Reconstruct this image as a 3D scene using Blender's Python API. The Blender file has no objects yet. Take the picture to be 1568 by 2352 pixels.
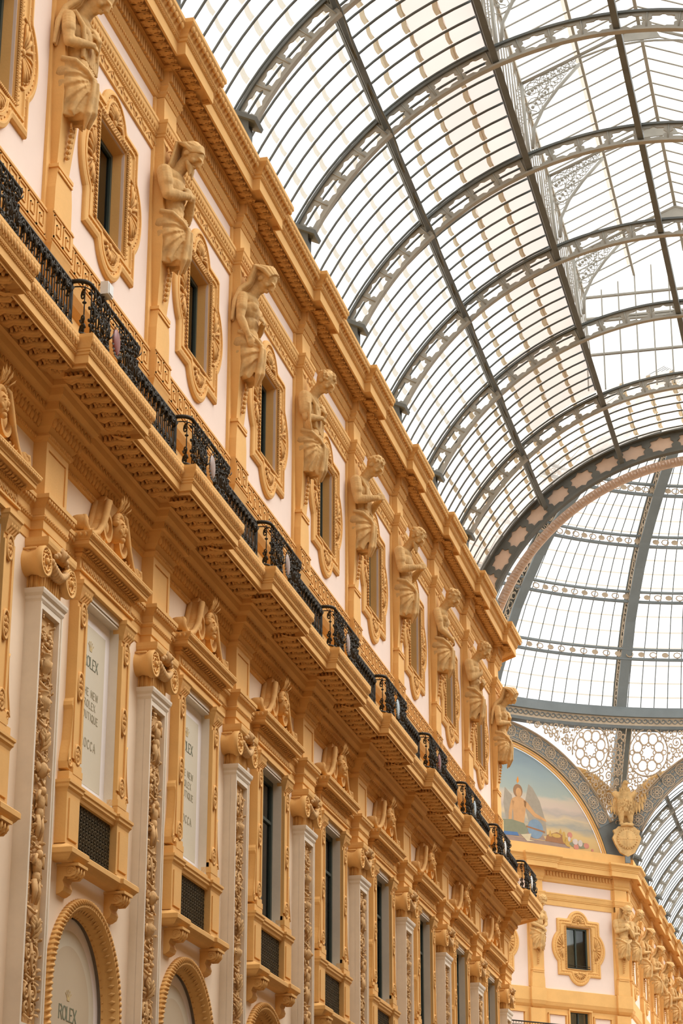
import bpy, math, random
from math import sin, cos, pi, radians, atan2, sqrt, hypot
from mathutils import Vector, Matrix
R_ = random.Random(7)
SC = bpy.context.scene
COL = SC.collection
# ------------------------------------------------------------------ camera
cam_d = bpy.data.cameras.new('camera'); cam = bpy.data.objects.new('camera', cam_d); COL.objects.link(cam)
FPX = 5140.475
cam_d.sensor_fit = 'VERTICAL'; cam_d.sensor_height = 36.0; cam_d.sensor_width = 24.0
cam_d.lens = FPX / 2352 * 36.0
cam_d.clip_start = 0.5; cam_d.clip_end = 1500
_yaw, _pit, _rol = radians(-13.31970888), radians(21.0033198), radians(0.08499399)
_fw = Vector((sin(_yaw) * cos(_pit), cos(_yaw) * cos(_pit), sin(_pit)))
_r = Vector((cos(_yaw), -sin(_yaw), 0)); _u = _r.cross(_fw)
_rt = _r * cos(_rol) + _u * sin(_rol); _up = -_r * sin(_rol) + _u * cos(_rol)
cam.matrix_world = Matrix(((_rt.x, _up.x, -_fw.x, 4.0), (_rt.y, _up.y, -_fw.y, 0.0), (_rt.z, _up.z, -_fw.z, 1.65), (0, 0, 0, 1)))
SC.camera = cam
# ------------------------------------------------------------------ light: an overcast white sky over the glass roof
SKY = 1.35
w = bpy.data.worlds.new('overcast_sky'); SC.world = w; w.use_nodes = True
nt = w.node_tree; nt.nodes.clear()
bg = nt.nodes.new('ShaderNodeBackground'); ow = nt.nodes.new('ShaderNodeOutputWorld')
bg.inputs['Color'].default_value = (1.0, 1.0, 1.0, 1); bg.inputs['Strength'].default_value = SKY
nt.links.new(bg.outputs[0], ow.inputs[0])
sd = bpy.data.lights.new('soft_sun', 'SUN'); sd.energy = 4.4; sd.angle = radians(55); sd.color = (1.0, 0.97, 0.93)
so = bpy.data.objects.new('soft_sun', sd); COL.objects.link(so)
so.rotation_euler = Vector((0.62, 0.30, 0.95)).to_track_quat('Z', 'Y').to_euler()
SC.view_settings.view_transform = 'Standard'; SC.view_settings.look = 'None'
SC.view_settings.gamma = 1.0; SC.view_settings.exposure = 0.25
SC.view_settings.use_curve_mapping = False
SC.cycles.max_bounces = 7; SC.cycles.diffuse_bounces = 4; SC.cycles.transparent_max_bounces = 24
SC.cycles.caustics_reflective = False; SC.cycles.caustics_refractive = False
SC.cycles.sample_clamp_indirect = 6.0
# ------------------------------------------------------------------ materials
def mat(name, col, rough=0.8, var=0.12, scale=1.5, metal=0.0, col2=None, spec=0.3, bump=0.0, bscale=30.0):
    m = bpy.data.materials.new(name); m.use_nodes = True
    n = m.node_tree.nodes; l = m.node_tree.links
    b = n['Principled BSDF']; b.inputs['Roughness'].default_value = rough; b.inputs['Metallic'].default_value = metal
    b.inputs['Specular IOR Level'].default_value = spec
    tc = n.new('ShaderNodeTexCoord'); no = n.new('ShaderNodeTexNoise')
    no.inputs['Scale'].default_value = scale; no.inputs['Detail'].default_value = 6; no.inputs['Roughness'].default_value = 0.65
    l.new(tc.outputs['Object'], no.inputs['Vector'])
    rp = n.new('ShaderNodeValToRGB'); c2 = col2 or tuple(c * (1 - var) for c in col)
    rp.color_ramp.elements[0].position = 0.32; rp.color_ramp.elements[1].position = 0.62
    rp.color_ramp.elements[0].color = (*c2, 1); rp.color_ramp.elements[1].color = (*col, 1)
    l.new(no.outputs['Fac'], rp.inputs['Fac']); l.new(rp.outputs['Color'], b.inputs['Base Color'])
    if bump:
        n2 = n.new('ShaderNodeTexNoise'); n2.inputs['Scale'].default_value = bscale; n2.inputs['Detail'].default_value = 5
        l.new(tc.outputs['Object'], n2.inputs['Vector'])
        bp = n.new('ShaderNodeBump'); bp.inputs['Strength'].default_value = bump; bp.inputs['Distance'].default_value = 0.02
        l.new(n2.outputs['Fac'], bp.inputs['Height']); l.new(bp.outputs['Normal'], b.inputs['Normal'])
    return m
OCHRE = mat('ochre_stucco', (0.79, 0.46, 0.158), var=0.10, scale=1.2, bump=0.12)
OCHRE2 = mat('carved_ochre_stucco', (0.76, 0.43, 0.145), var=0.22, scale=3.5, bump=0.25)
STATUE = mat('weathered_ochre_stone', (0.75, 0.47, 0.19), var=0.36, scale=2.6, bump=0.3, bscale=18)
CREAM = mat('cream_plaster', (0.84, 0.68, 0.58), var=0.05, scale=0.7)
CREAM2 = mat('peach_plaster', (0.90, 0.73, 0.55), var=0.07, scale=0.7)
MARBLE = mat('pale_marble', (0.82, 0.72, 0.58), var=0.13, scale=1.1, rough=0.5)
RELIEF = mat('carved_relief_stone', (0.72, 0.45, 0.20), var=0.30, scale=5.0, bump=0.3)
IRON = mat('dark_wrought_iron', (0.038, 0.030, 0.018), rough=0.6, var=0.4, scale=6, metal=0.0, spec=0.22)
IRON2 = mat('old_bronze_grille', (0.085, 0.06, 0.026), rough=0.6, var=0.5, scale=9, spec=0.15)
STEEL = mat('grey_painted_iron', (0.42, 0.40, 0.345), rough=0.6, var=0.15, scale=2)
STEELD = mat('dark_grey_painted_iron', (0.15, 0.16, 0.15), rough=0.55, var=0.2, scale=2)
STEELB = mat('blue_grey_painted_iron', (0.20, 0.225, 0.225), rough=0.55, var=0.15, scale=1)
FRET = mat('cream_painted_fretwork', (0.55, 0.43, 0.30), rough=0.7, var=0.2, scale=4)
PINK = mat('cream_infill_panel', (0.78, 0.60, 0.48), var=0.08, scale=3)
WOODG = mat('dark_green_sash', (0.05, 0.07, 0.06), rough=0.4, var=0.2)
WHITE = mat('white_banner_vinyl', (0.90, 0.86, 0.85), rough=0.5, var=0.02)
BEIGE = mat('beige_banner_vinyl', (0.58, 0.48, 0.34), rough=0.5, var=0.03)
BEIGEL = mat('pale_beige_banner_vinyl', (0.66, 0.60, 0.47), rough=0.5, var=0.03)
GOLD = mat('gold_print', (0.62, 0.48, 0.24), rough=0.5, var=0.1)
INK = mat('grey_green_print', (0.20, 0.22, 0.15), rough=0.5, var=0.05)
INKL = mat('pale_grey_print', (0.40, 0.36, 0.25), rough=0.5, var=0.05)
CURTAIN = mat('pale_curtain', (0.42, 0.40, 0.33), var=0.25, scale=3)
CURTAIND = mat('brown_roller_blind', (0.30, 0.20, 0.11), var=0.3, scale=2)
FLOORM = mat('pale_mosaic_floor', (0.30, 0.24, 0.18), var=0.3, scale=1.0, rough=0.35)
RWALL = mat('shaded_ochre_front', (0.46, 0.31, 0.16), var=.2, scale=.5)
BLACK = mat('black_lamp_housing', (0.012, 0.012, 0.012), rough=0.4)
REDM = mat('red_enamel', (0.22, 0.06, 0.045), rough=0.4); BLUEM = mat('pale_blue_enamel', (0.38, 0.46, 0.50), rough=0.4); PINKM = mat('dusty_pink_enamel', (0.33, 0.24, 0.20), rough=0.4)
LAMPG = mat('white_lamp_glass', (0.75, 0.75, 0.72), rough=0.3)
def glass(name, tint, dirt, dirtcol, blot=0.0):
    m = bpy.data.materials.new(name); m.use_nodes = True; n = m.node_tree.nodes; l = m.node_tree.links; n.clear()
    o = n.new('ShaderNodeOutputMaterial'); t = n.new('ShaderNodeBsdfTransparent'); t.inputs['Color'].default_value = (*tint, 1)
    d = n.new('ShaderNodeBsdfTranslucent'); d.inputs['Color'].default_value = (*dirtcol, 1)
    g = n.new('ShaderNodeBsdfGlossy'); g.inputs['Roughness'].default_value = 0.08
    mx = n.new('ShaderNodeMixShader'); mx.inputs[0].default_value = dirt; l.new(t.outputs[0], mx.inputs[1]); l.new(d.outputs[0], mx.inputs[2])
    if blot:
        tc = n.new('ShaderNodeTexCoord'); no = n.new('ShaderNodeTexNoise'); no.inputs['Scale'].default_value = 0.45; no.inputs['Detail'].default_value = 5
        mr = n.new('ShaderNodeMapRange'); mr.inputs['From Min'].default_value = 0.35; mr.inputs['From Max'].default_value = 0.7
        mr.inputs['To Min'].default_value = dirt * 0.4; mr.inputs['To Max'].default_value = min(1, dirt + blot)
        l.new(tc.outputs['Object'], no.inputs['Vector']); l.new(no.outputs['Fac'], mr.inputs['Value']); l.new(mr.outputs[0], mx.inputs[0])
    m2 = n.new('ShaderNodeMixShader'); m2.inputs[0].default_value = 0.03; l.new(mx.outputs[0], m2.inputs[1]); l.new(g.outputs[0], m2.inputs[2])
    l.new(m2.outputs[0], o.inputs['Surface']); return m
GLASS = glass('clear_roof_glass', (0.985, 0.99, 0.985), 0.04, (0.9, 0.88, 0.84), 0.05)
GLASSD = glass('dusty_roof_glass', (0.66, 0.57, 0.50), 0.10, (0.9, 0.8, 0.7), 0.08)
GLASSM = glass('hazy_roof_glass', (0.76, 0.72, 0.68), 0.12, (0.9, 0.86, 0.8), 0.10)
LAP = glass('dusty_glass_overlap', (0.62, 0.57, 0.49), 0.30, (0.50, 0.44, 0.34))
LAPD = glass('rusty_glass_overlap', (0.42, 0.34, 0.24), 0.35, (0.42, 0.32, 0.19))
GLASSW = glass('stained_roof_glass', (0.62, 0.52, 0.44), 0.62, (0.95, 0.88, 0.80), 0.2)
def wglass():
    m = bpy.data.materials.new('window_glass'); m.use_nodes = True; n = m.node_tree.nodes; l = m.node_tree.links; n.clear()
    o = n.new('ShaderNodeOutputMaterial'); t = n.new('ShaderNodeBsdfTransparent'); t.inputs['Color'].default_value = (.75, .78, .74, 1)
    g = n.new('ShaderNodeBsdfGlossy'); g.inputs['Roughness'].default_value = 0.03; fr = n.new('ShaderNodeFresnel'); fr.inputs[0].default_value = 1.6
    mx = n.new('ShaderNodeMixShader'); l.new(fr.outputs[0], mx.inputs[0]); l.new(t.outputs[0], mx.inputs[1]); l.new(g.outputs[0], mx.inputs[2]); l.new(mx.outputs[0], o.inputs['Surface']); return m
WGLASS = wglass()
# ------------------------------------------------------------------ mesh builder; points are (u along the wall, d out from the wall, z up)
class MB:
    def __init__(s): s.v = []; s.f = []; s.sm = []
    def add(s, vs, fs, smooth=False):
        o = len(s.v); s.v.extend(vs); s.f.extend([tuple(i + o for i in f) for f in fs]); s.sm.extend([smooth] * len(fs))
    def box(s, u0, u1, d0, d1, z0, z1):
        s.add([(u0, d0, z0), (u1, d0, z0), (u1, d1, z0), (u0, d1, z0), (u0, d0, z1), (u1, d0, z1), (u1, d1, z1), (u0, d1, z1)],
              [(0, 3, 2, 1), (4, 5, 6, 7), (0, 1, 5, 4), (1, 2, 6, 5), (2, 3, 7, 6), (3, 0, 4, 7)])
    def prism(s, pts, d0, d1):            # closed polygon of (u,z), pushed from d0 to d1
        n = len(pts)
        s.add([(u, d0, z) for u, z in pts] + [(u, d1, z) for u, z in pts],
              [tuple(range(n)), tuple(range(2 * n - 1, n - 1, -1))] + [(i, (i + 1) % n, n + (i + 1) % n, n + i) for i in range(n)])
    def prism_u(s, pts, u0, u1):          # closed polygon of (d,z), pushed along u
        n = len(pts)
        s.add([(u0, d, z) for d, z in pts] + [(u1, d, z) for d, z in pts],
              [tuple(range(n)), tuple(range(2 * n - 1, n - 1, -1))] + [(i, (i + 1) % n, n + (i + 1) % n, n + i) for i in range(n)])
    def ell(s, c, r, nu=8, nv=6, M=None):
        vs = []; fs = []
        for j in range(nv + 1):
            th = pi * j / nv
            for i in range(nu):
                ph = 2 * pi * i / nu; p = Vector((r[0] * sin(th) * cos(ph), r[1] * sin(th) * sin(ph), r[2] * cos(th)))
                if M: p = M @ p
                vs.append((c[0] + p.x, c[1] + p.y, c[2] + p.z))
        for j in range(nv):
            for i in range(nu):
                a = j * nu + i; b = j * nu + (i + 1) % nu; fs.append((a, b, b + nu, a + nu))
        s.add(vs, fs, True)
    def tube(s, path, rad, n=6, closed=False, smooth=True, flat=1.0):
        P = [Vector(p) for p in path]; m = len(P)
        if m < 2: return
        rr = rad if isinstance(rad, (list, tuple)) else [rad] * m
        vs = []; up = Vector((0.13, 0.21, 0.97)); last = None
        for i in range(m):
            a = P[(i - 1) % m] if (closed or i > 0) else P[0]; b = P[(i + 1) % m] if (closed or i < m - 1) else P[-1]
            t = (b - a)
            if t.length < 1e-9: t = Vector((0, 0, 1))
            t.normalize()
            if last is None:
                x = t.cross(up)
                if x.length < 1e-3: x = t.cross(Vector((1, 0, 0)))
            else: x = last - t * last.dot(t)
            x.normalize(); last = x; y = t.cross(x)
            for k in range(n):
                an = 2 * pi * k / n; q = P[i] + (x * cos(an) + y * sin(an) * flat) * rr[i]; vs.append(tuple(q))
        fs = []
        for i in range(m if closed else m - 1):
            for k in range(n):
                a = i * n + k; b = i * n + (k + 1) % n; c = ((i + 1) % m) * n + (k + 1) % n; d = ((i + 1) % m) * n + k; fs.append((a, b, c, d))
        if not closed: fs.append(tuple(range(n))); fs.append(tuple(range((m - 1) * n, m * n)))
        s.add(vs, fs, smooth)
    def lathe(s, c, prof, n=12, axis='z', a0=0, a1=2 * pi, smooth=True):
        full = abs(a1 - a0 - 2 * pi) < 1e-6; k = n if full else n + 1; vs = []; fs = []
        for r, h in prof:
            for i in range(k):
                a = a0 + (a1 - a0) * i / n
                if axis == 'z': vs.append((c[0] + r * cos(a), c[1] + r * sin(a), c[2] + h))
                elif axis == 'd': vs.append((c[0] + r * cos(a), c[1] + h, c[2] + r * sin(a)))
                else: vs.append((c[0] + h, c[1] + r * cos(a), c[2] + r * sin(a)))
        for j in range(len(prof) - 1):
            for i in range(n):
                a = j * k + i; b = j * k + (i + 1) % k; fs.append((a, b, b + k, a + k))
        s.add(vs, fs, smooth)
    def sweep(s, prof, path, smooth=False, cap=True):   # prof (offset,z); path [(u,d,mu,md)] with mitre directions
        n = len(prof); vs = []; fs = []
        for (u, d, mu, md) in path:
            for o, z in prof: vs.append((u + mu * o, d + md * o, z))
        for i in range(len(path) - 1):
            for j in range(n - 1): a = i * n + j; fs.append((a, a + 1, a + n + 1, a + n))
        if cap: fs.append(tuple(range(n))); fs.append(tuple(range((len(path) - 1) * n, len(path) * n)))
        s.add(vs, fs, smooth)
    def ring(s, c, R0, R1, d0, d1, n=24, a0=0, a1=2 * pi):   # flat annulus in the u-z plane with thickness
        full = abs(a1 - a0 - 2 * pi) < 1e-6; k = n if full else n + 1; vs = []; fs = []
        for i in range(k):
            a = a0 + (a1 - a0) * i / n; ca, sa = cos(a), sin(a)
            vs += [(c[0] + R0 * ca, d0, c[1] + R0 * sa), (c[0] + R1 * ca, d0, c[1] + R1 * sa), (c[0] + R1 * ca, d1, c[1] + R1 * sa), (c[0] + R0 * ca, d1, c[1] + R0 * sa)]
        for i in range(n):
            a = i * 4; b = ((i + 1) % k) * 4
            for q in range(4): fs.append((a + q, a + (q + 1) % 4, b + (q + 1) % 4, b + q))
        s.add(vs, fs)
    def bridge(s, A, B, closed=True, smooth=False):
        n = len(A); s.add(list(A) + list(B), [(i, (i + 1) % n, n + (i + 1) % n, n + i) for i in range(n if closed else n - 1)], smooth)
    def leaf(s, base, tip, side, out, lobes=3, curl=0.0, n=7):
        # lobed leaf from base to tip; 'side' half-width vector, 'out' bulge vector
        b = Vector(base); t = Vector(tip); sd = Vector(side); o = Vector(out); vs = []; fs = []
        for i in range(n + 1):
            q = i / n; w = (sin(pi * min(1, q * 0.92 + 0.08)) ** 0.6) * (0.78 + 0.22 * cos(q * lobes * 2 * pi)) * (1 - 0.25 * q)
            mid = b.lerp(t, q) + o * (sin(pi * q) * 0.6 + curl * q * q)
            for k, e in ((-1, 0.0), (-0.5, 0.55), (0, 0.35), (0.5, 0.55), (1, 0.0)):
                vs.append(tuple(mid + sd * (w * k) + o * (e * w * 0.8)))
        for i in range(n):
            for k in range(4): a = i * 5 + k; fs.append((a, a + 1, a + 6, a + 5))
        s.add(vs, fs, True)
    def spiral(s, c, r0, turns, rad, d, a0=0.0, cw=1, n=26, e1=(1, 0, 0), e2=(0, 0, 1), dd=0.0):
        E1 = Vector(e1); E2 = Vector(e2); C = Vector((c[0], d, c[1])) if len(c) == 2 else Vector(c); pts = []
        for i in range(n + 1):
            q = i / n; a = a0 + cw * q * turns * 2 * pi; r = r0 * (1 - q) ** 0.8 + 0.1 * r0
            pts.append(C + E1 * (r * cos(a)) + E2 * (r * sin(a)) + Vector((0, dd * q, 0)))
        s.tube(pts, [rad * (1 - 0.45 * i / n) for i in range(n + 1)], 5)
        s.ell(tuple(C + Vector((0, dd, 0))), (r0 * 0.2, r0 * 0.2, r0 * 0.2), 6, 4)
    def build(s, name, m, parent=None, raw=False, recalc=True):
        me = bpy.data.meshes.new(name)
        me.from_pydata([Vector(p) if raw else Vector((p[0], -p[1], p[2])) for p in s.v], [], s.f)
        me.polygons.foreach_set('use_smooth', s.sm); me.materials.append(m); me.update()
        if recalc:
            import bmesh
            b = bmesh.new(); b.from_mesh(me); bmesh.ops.recalc_face_normals(b, faces=b.faces); b.to_mesh(me); b.free()
        o = bpy.data.objects.new(name, me); COL.objects.link(o)
        if parent: o.parent = parent
        return o
def tag(o, label, cat, group=None):
    o['label'] = label; o['category'] = cat
    if group: o['group'] = group
    return o
def thing(name, label, cat, loc=(0, 0, 0), rz=0.0, group=None):
    o = bpy.data.objects.new(name, None); COL.objects.link(o); o.empty_display_size = 0.2
    o.location = loc; o.rotation_euler = (0, 0, rz); return tag(o, label, cat, group)
def struct(o): o['kind'] = 'structure'; return o
KIDS = {}
def kids(o):
    return [c for c in COL.objects if c.parent == o]
def snapshot(root):          # nested list of children, taken once per source
    return [(c, snapshot(c)) for c in kids(root)]
def dup(root, snap, label, loc, rz=0.0, group=None, skip=()):
    r = root.copy(); COL.objects.link(r); r.location = loc; r.rotation_euler = (0, 0, rz); r['label'] = label
    if group: r['group'] = group
    def cp(lst, par):
        for c, sub in lst:
            if c.name.split('.')[0] in skip: continue
            k = c.copy(); COL.objects.link(k); k.parent = par; cp(sub, k)
    cp(snap, r); return r
def voxel(o, size=0.02, smooth=4):
    md = o.modifiers.new('r', 'REMESH'); md.mode = 'VOXEL'; md.voxel_size = size; md.use_smooth_shade = True
    ms = o.modifiers.new('s', 'SMOOTH'); ms.iterations = smooth; ms.factor = 0.5
    dg = bpy.context.evaluated_depsgraph_get(); me = bpy.data.meshes.new_from_object(o.evaluated_get(dg))
    mt = o.data.materials[0]; o.modifiers.clear(); o.data = me
    me.materials.clear(); me.materials.append(mt); me.polygons.foreach_set('use_smooth', [True] * len(me.polygons)); return o
ORD = ['first', 'second', 'third', 'fourth', 'fifth', 'sixth', 'seventh', 'eighth', 'ninth', 'tenth', 'eleventh', 'twelfth', 'thirteenth', 'fourteenth', 'fifteenth', 'sixteenth']
AX0, BAY = 28.33, 5.0
WX = -7.25
YE = 69.2                      # corner of the near building
def axis(p): return AX0 + BAY * p
LROT = pi / 2
YE = 68.95
# ================================================================== the setting
def rect_obj(name, m, x0, x1, y0, y1, z0, z1):
    b = MB(); b.box(x0, x1, y0, y1, z0, z1); return struct(b.build(name, m, raw=True))
rect_obj('floor', FLOORM, -45, 45, -30, 190, -0.3, 0.0)
# right-hand side of the arcade and the rest of the crossing: plain walls, out of the frame
def block(name, m, pts, z0, z1):
    b = MB(); n = len(pts); vs = [(x, y, z0) for x, y in pts] + [(x, y, z1) for x, y in pts]
    b.add(vs, [tuple(range(n)), tuple(range(2 * n - 1, n - 1, -1))] + [(i, (i + 1) % n, n + (i + 1) % n, n + i) for i in range(n)])
    return struct(b.build(name, m, raw=True))
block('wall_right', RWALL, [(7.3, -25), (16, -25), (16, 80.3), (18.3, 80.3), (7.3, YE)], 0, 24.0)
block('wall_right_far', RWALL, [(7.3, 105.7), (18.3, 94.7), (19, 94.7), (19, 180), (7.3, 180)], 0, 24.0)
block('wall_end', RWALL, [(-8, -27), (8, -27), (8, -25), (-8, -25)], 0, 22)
# ================================================================== the left front: coordinates u = world y, d = x + 7.25
def wall_obj(name, m): pass
LW = bpy.data.objects  # shorthand
def lroot(b, name, m, parent=None):       # a mesh written with u = world y
    o = b.build(name, m, parent)
    if not parent: o.location = (WX, 0, 0); o.rotation_euler = (0, 0, LROT)
    return o
U0 = 13.0
holes_up = []; 
def walls():
    # upper plaster wall with window openings (z 17.3-24), lower wall with openings and arches
    b = MB(); ps = [p for p in range(-3, 8)]
    cur = U0
    for p in ps:
        c = axis(p) + 2.5
        b.box(cur, c - 0.69, -0.35, 0, 17.3, 24.0); b.box(c - 0.69, c + 0.69, -0.35, 0, 17.3, 18.95); b.box(c - 0.69, c + 0.69, -0.35, 0, 20.92, 24.0); cur = c + 0.69
    b.box(cur, YE, -0.35, 0, 17.3, 24.0)
    struct(lroot(b, 'wall_left', CREAM))
    b = MB(); b.box(U0, YE, -0.45, -0.12, 15.2, 17.3)
    struct(lroot(b, 'wall_left', OCHRE))
    b = MB(); cur = U0
    for p in ps:
        c = axis(p) + 2.5
        b.box(cur, c - 0.95, -0.25, 0.1, 8.3, 15.2); b.box(c - 0.95, c + 0.95, -0.25, 0.1, 12.6, 15.2); b.box(c - 0.95, c + 0.95, -0.25, 0.1, 8.3, 9.56); cur = c + 0.95
    b.box(cur, YE, -0.25, 0.1, 8.3, 15.2)
    # lower strip with arched openings
    cur = U0
    for p in ps:
        c = axis(p) + 2.5; r = 1.5
        arc = [(c - r, 0)] + [(c + r * cos(pi - pi * i / 20), 6.5 + r * sin(pi * i / 20)) for i in range(21)] + [(c + r, 0)]
        b.prism([(cur, 0), (cur, 8.3)] + [(c - 1.5001, 8.3), (c - 1.5, 0)], -0.25, 0.1)
        for i in range(20):
            a, e = arc[i + 1], arc[i + 2]
            b.prism([a, e, (e[0], 8.3), (a[0], 8.3)], -0.25, 0.1)
        cur = c + r
    b.box(cur, YE, -0.25, 0.1, 0, 8.3)
    struct(lroot(b, 'wall_left', CREAM2))
    # depth of the building behind the front, closing off the rooms
    b = MB(); b.box(U0, YE, -1.35, -1.2, 0, 24.0); struct(lroot(b, 'wall_left', CREAM2))
    b = MB(); b.box(U0, YE, -6, -0.3, 24.0, 24.25); struct(lroot(b, 'ceiling', OCHRE))
walls()
# the building's chamfered corner to the crossing
block('wall_left', CREAM2, [(WX - 0.05, YE), (WX - 1.2, YE - 1.2), (-18.3, YE + 10.0), (-18.25, YE + 11.0)], 0, 24.0)
def bfpath(a, b, bfs, dr, df, hw, corner=None):
    P = [(a, dr, 0, 1)]
    for c in bfs:
        last = corner is not None and c == bfs[-1]
        P += [(c - hw, dr, -1, 1), (c - hw, df, -1, 1)]
        if last:
            k = df; P += [(corner, df, 0.4142, 1), (corner + 3 * 0.707, df - 3 * 0.707, 0.707, 0.707)]
        else: P += [(c + hw, df, 1, 1), (c + hw, dr, 1, 1)]
    if corner is None: P.append((b, dr, 0, 1))
    return P
PS = [axis(p) for p in range(-2, 9)]
def lsweep(name, m, prof, dr, df, hw, parent=None):
    b = MB(); b.sweep(prof, bfpath(U0, YE, PS, dr, df, hw, YE)); o = lroot(b, name, m, parent); return o
# upper crowning cornice
UC = [(-0.05, 22.86), (0.0, 22.88), (0.035, 22.93), (0.035, 22.99), (0.06, 23.02), (0.09, 23.06), (0.07, 23.10), (0.08, 23.12), (0.08, 23.36), (0.13, 23.38), (0.14, 23.42), (0.16, 23.42), (0.165, 23.47), (0.465, 23.47), (0.47, 23.42), (0.48, 23.42), (0.48, 23.38), (0.52, 23.38), (0.52, 23.62), (0.55, 23.635), (0.55, 23.68), (0.575, 23.70), (0.585, 23.75), (0.63, 23.82), (0.69, 23.87), (0.715, 23.90), (0.715, 23.98), (0.55, 24.02), (-0.3, 24.05)]
cor = struct(lsweep('trim_1', OCHRE, UC, 0.05, 0.20, 0.35)); cor['label'] = 'crowning cornice along the top of the ochre front'
# string course over the statues' shoulders
SCP = [(-0.1, 21.78), (0.0, 21.80), (0.0, 22.04), (0.03, 22.06), (0.03, 22.10), (0.05, 22.12), (0.085, 22.28), (0.10, 22.30), (0.10, 22.36), (-0.1, 22.38)]
strg = struct(lsweep('trim_2', OCHRE, SCP, 0.04, 0.20, 0.35))
# greek key band with its cove
KB = [(-0.25, 17.0), (-0.20, 17.03), (-0.12, 17.10), (-0.05, 17.2), (-0.015, 17.32), (0, 17.36), (0, 17.93), (-0.1, 17.96)]
keyb = struct(lsweep('trim_3', OCHRE, KB, 0.10, 0.21, 0.43))
# balcony shelf and everything under it
BC = [(-0.05, 14.10), (0.0, 14.12), (0.03, 14.14), (0.05, 14.19), (0.03, 14.24), (0.05, 14.26), (0.10, 14.32), (0.17, 14.47), (0.18, 14.50), (0.25, 14.50), (0.25, 14.62), (0.30, 14.64), (0.34, 14.68), (0.36, 14.78), (0.41, 14.80), (0.42, 14.88), (0.845, 14.88), (0.86, 14.80), (0.87, 14.80), (0.87, 14.855), (0.915, 14.855), (0.915, 14.975), (0.93, 14.985), (0.93, 15.02), (0.945, 15.03), (0.945, 15.06), (0.955, 15.07), (0.97, 15.13), (0.995, 15.20), (1.0, 15.22), (1.0, 15.27), (0.90, 15.30), (-0.45, 15.32)]
bal = struct(lsweep('trim_4', OCHRE, BC, 0.10, 0.30, 0.45))
# entablature that ties the ionic capitals together
ME = [(-0.05, 12.62), (0.0, 12.62), (0.0, 12.76), (0.02, 12.77), (0.02, 12.90), (0.035, 12.91), (0.05, 12.945), (0.035, 12.975), (0.04, 12.98), (0.04, 13.08), (0.06, 13.11), (0.11, 13.19), (0.13, 13.20), (0.13, 13.26), (-0.05, 13.28)]
ment = struct(lsweep('trim_5', OCHRE, ME, 0.115, 0.30, 0.45))
# blocking course on the roof edge
b = MB()
for p in range(-2, 8): b.box(axis(p) + 0.95, axis(p) + 4.35, 0.28, 0.5, 24.0, 24.38)
struct(lroot(b, 'trim_6', OCHRE))
# --- carved ornament of those mouldings
def along(fn, us): 
    for u in us: fn(u)
def frange(a, b, st):
    n = max(1, round((b - a) / st)); return [a + (b - a) * (i + 0.5) / n for i in range(n)]
def segs(dr, df, hw, o, a=U0 + 8, returns=True):
    """straight runs (u0,u1,d) of a moulding at offset o"""
    out = []; cur = a
    for c in PS:
        if c - hw - o > cur: out.append((cur, c - hw - o, dr + o))
        e = min(c + hw + o, YE + 0.4 * o); out.append((max(c - hw - o, a), e, df + o)); cur = e
    return [s for s in out if s[1] > a]
def orn(name, parent, m=OCHRE2):
    b = MB(); return b, lambda: b.build(name, m, parent)
# eggs and leaves under the crown
def eggs(b, runs, st, z, r, tilt=0.0):
    for (a, e, d) in runs:
        for u in frange(a, e, st):
            b.ell((u, d, z), r, 6, 4)
b, done = orn('egg_moulding', cor)
eggs(b, segs(0.05, 0.2, 0.35, 0.665), 0.17, 23.81, (0.06, 0.045, 0.07)); eggs(b, segs(0.05, 0.2, 0.35, 0.555), 0.06, 23.655, (0.02, 0.02, 0.02)); done()
b, done = orn('leaf_dentils', cor)
for (a, e, d) in segs(0.05, 0.2, 0.35, 0.08):
    for u in frange(a, e, 0.13):
        b.box(u - .035, u + .035, d - .01, d + .05, 23.15, 23.35); b.tube([(u + .065, d, 23.14), (u + .05, d + .02, 23.25), (u + .065, d, 23.35)], .014, 4)
eggs(b, segs(0.05, 0.2, 0.35, 0.05), 0.09, 22.96, (0.03, 0.02, 0.028)); done()
b, done = orn('acanthus_soffit', cor)
for (a, e, d) in segs(0.05, 0.2, 0.35, 0.0):
    for u in frange(a, e, 0.24):
        j = R_.uniform(-.01, .01)
        b.leaf((u, d + 0.17, 23.455), (u + j, d + 0.455, 23.43), (0.105, 0, 0), (0, 0, -0.075), 4, 0.45, 8)
        for s in (-1, 1): b.tube([(u + s * .06, d + 0.2, 23.41), (u + s * .10, d + 0.32, 23.395), (u + s * .085, d + 0.43, 23.385), (u + s * .045, d + 0.42, 23.38)], [0.018, 0.02, 0.016, 0.01], 4)
        b.ell((u, d + 0.44, 23.38), (0.045, 0.03, 0.022), 6, 4)
done()
b, done = orn('carved_band', strg)
eggs(b, segs(0.04, 0.2, 0.35, 0.06), 0.125, 22.21, (0.045, 0.035, 0.07)); eggs(b, segs(0.04, 0.2, 0.35, 0.03), 0.06, 22.08, (0.02, 0.015, 0.015))
for (a, e, d) in segs(0.04, 0.2, 0.35, 0.0):
    us = frange(a, e, 0.25)
    for i, u in enumerate(us):
        s = 1 if i % 2 else -1
        b.tube([(u - .12, d, 21.92 - s * .05), (u - .05, d + .02, 21.92 + s * .02), (u + .03, d + .025, 21.92 + s * .06), (u + .08, d + .02, 21.92), (u + .03, d + .012, 21.92 - s * .02)], .013, 4)
        b.leaf((u, d, 21.93), (u + .09, d, 21.92 - s * .07), (0.03, 0, 0.02), (0, .03, 0), 2, .2, 4)
done()
b, done = orn('greek_key', keyb)
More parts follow.
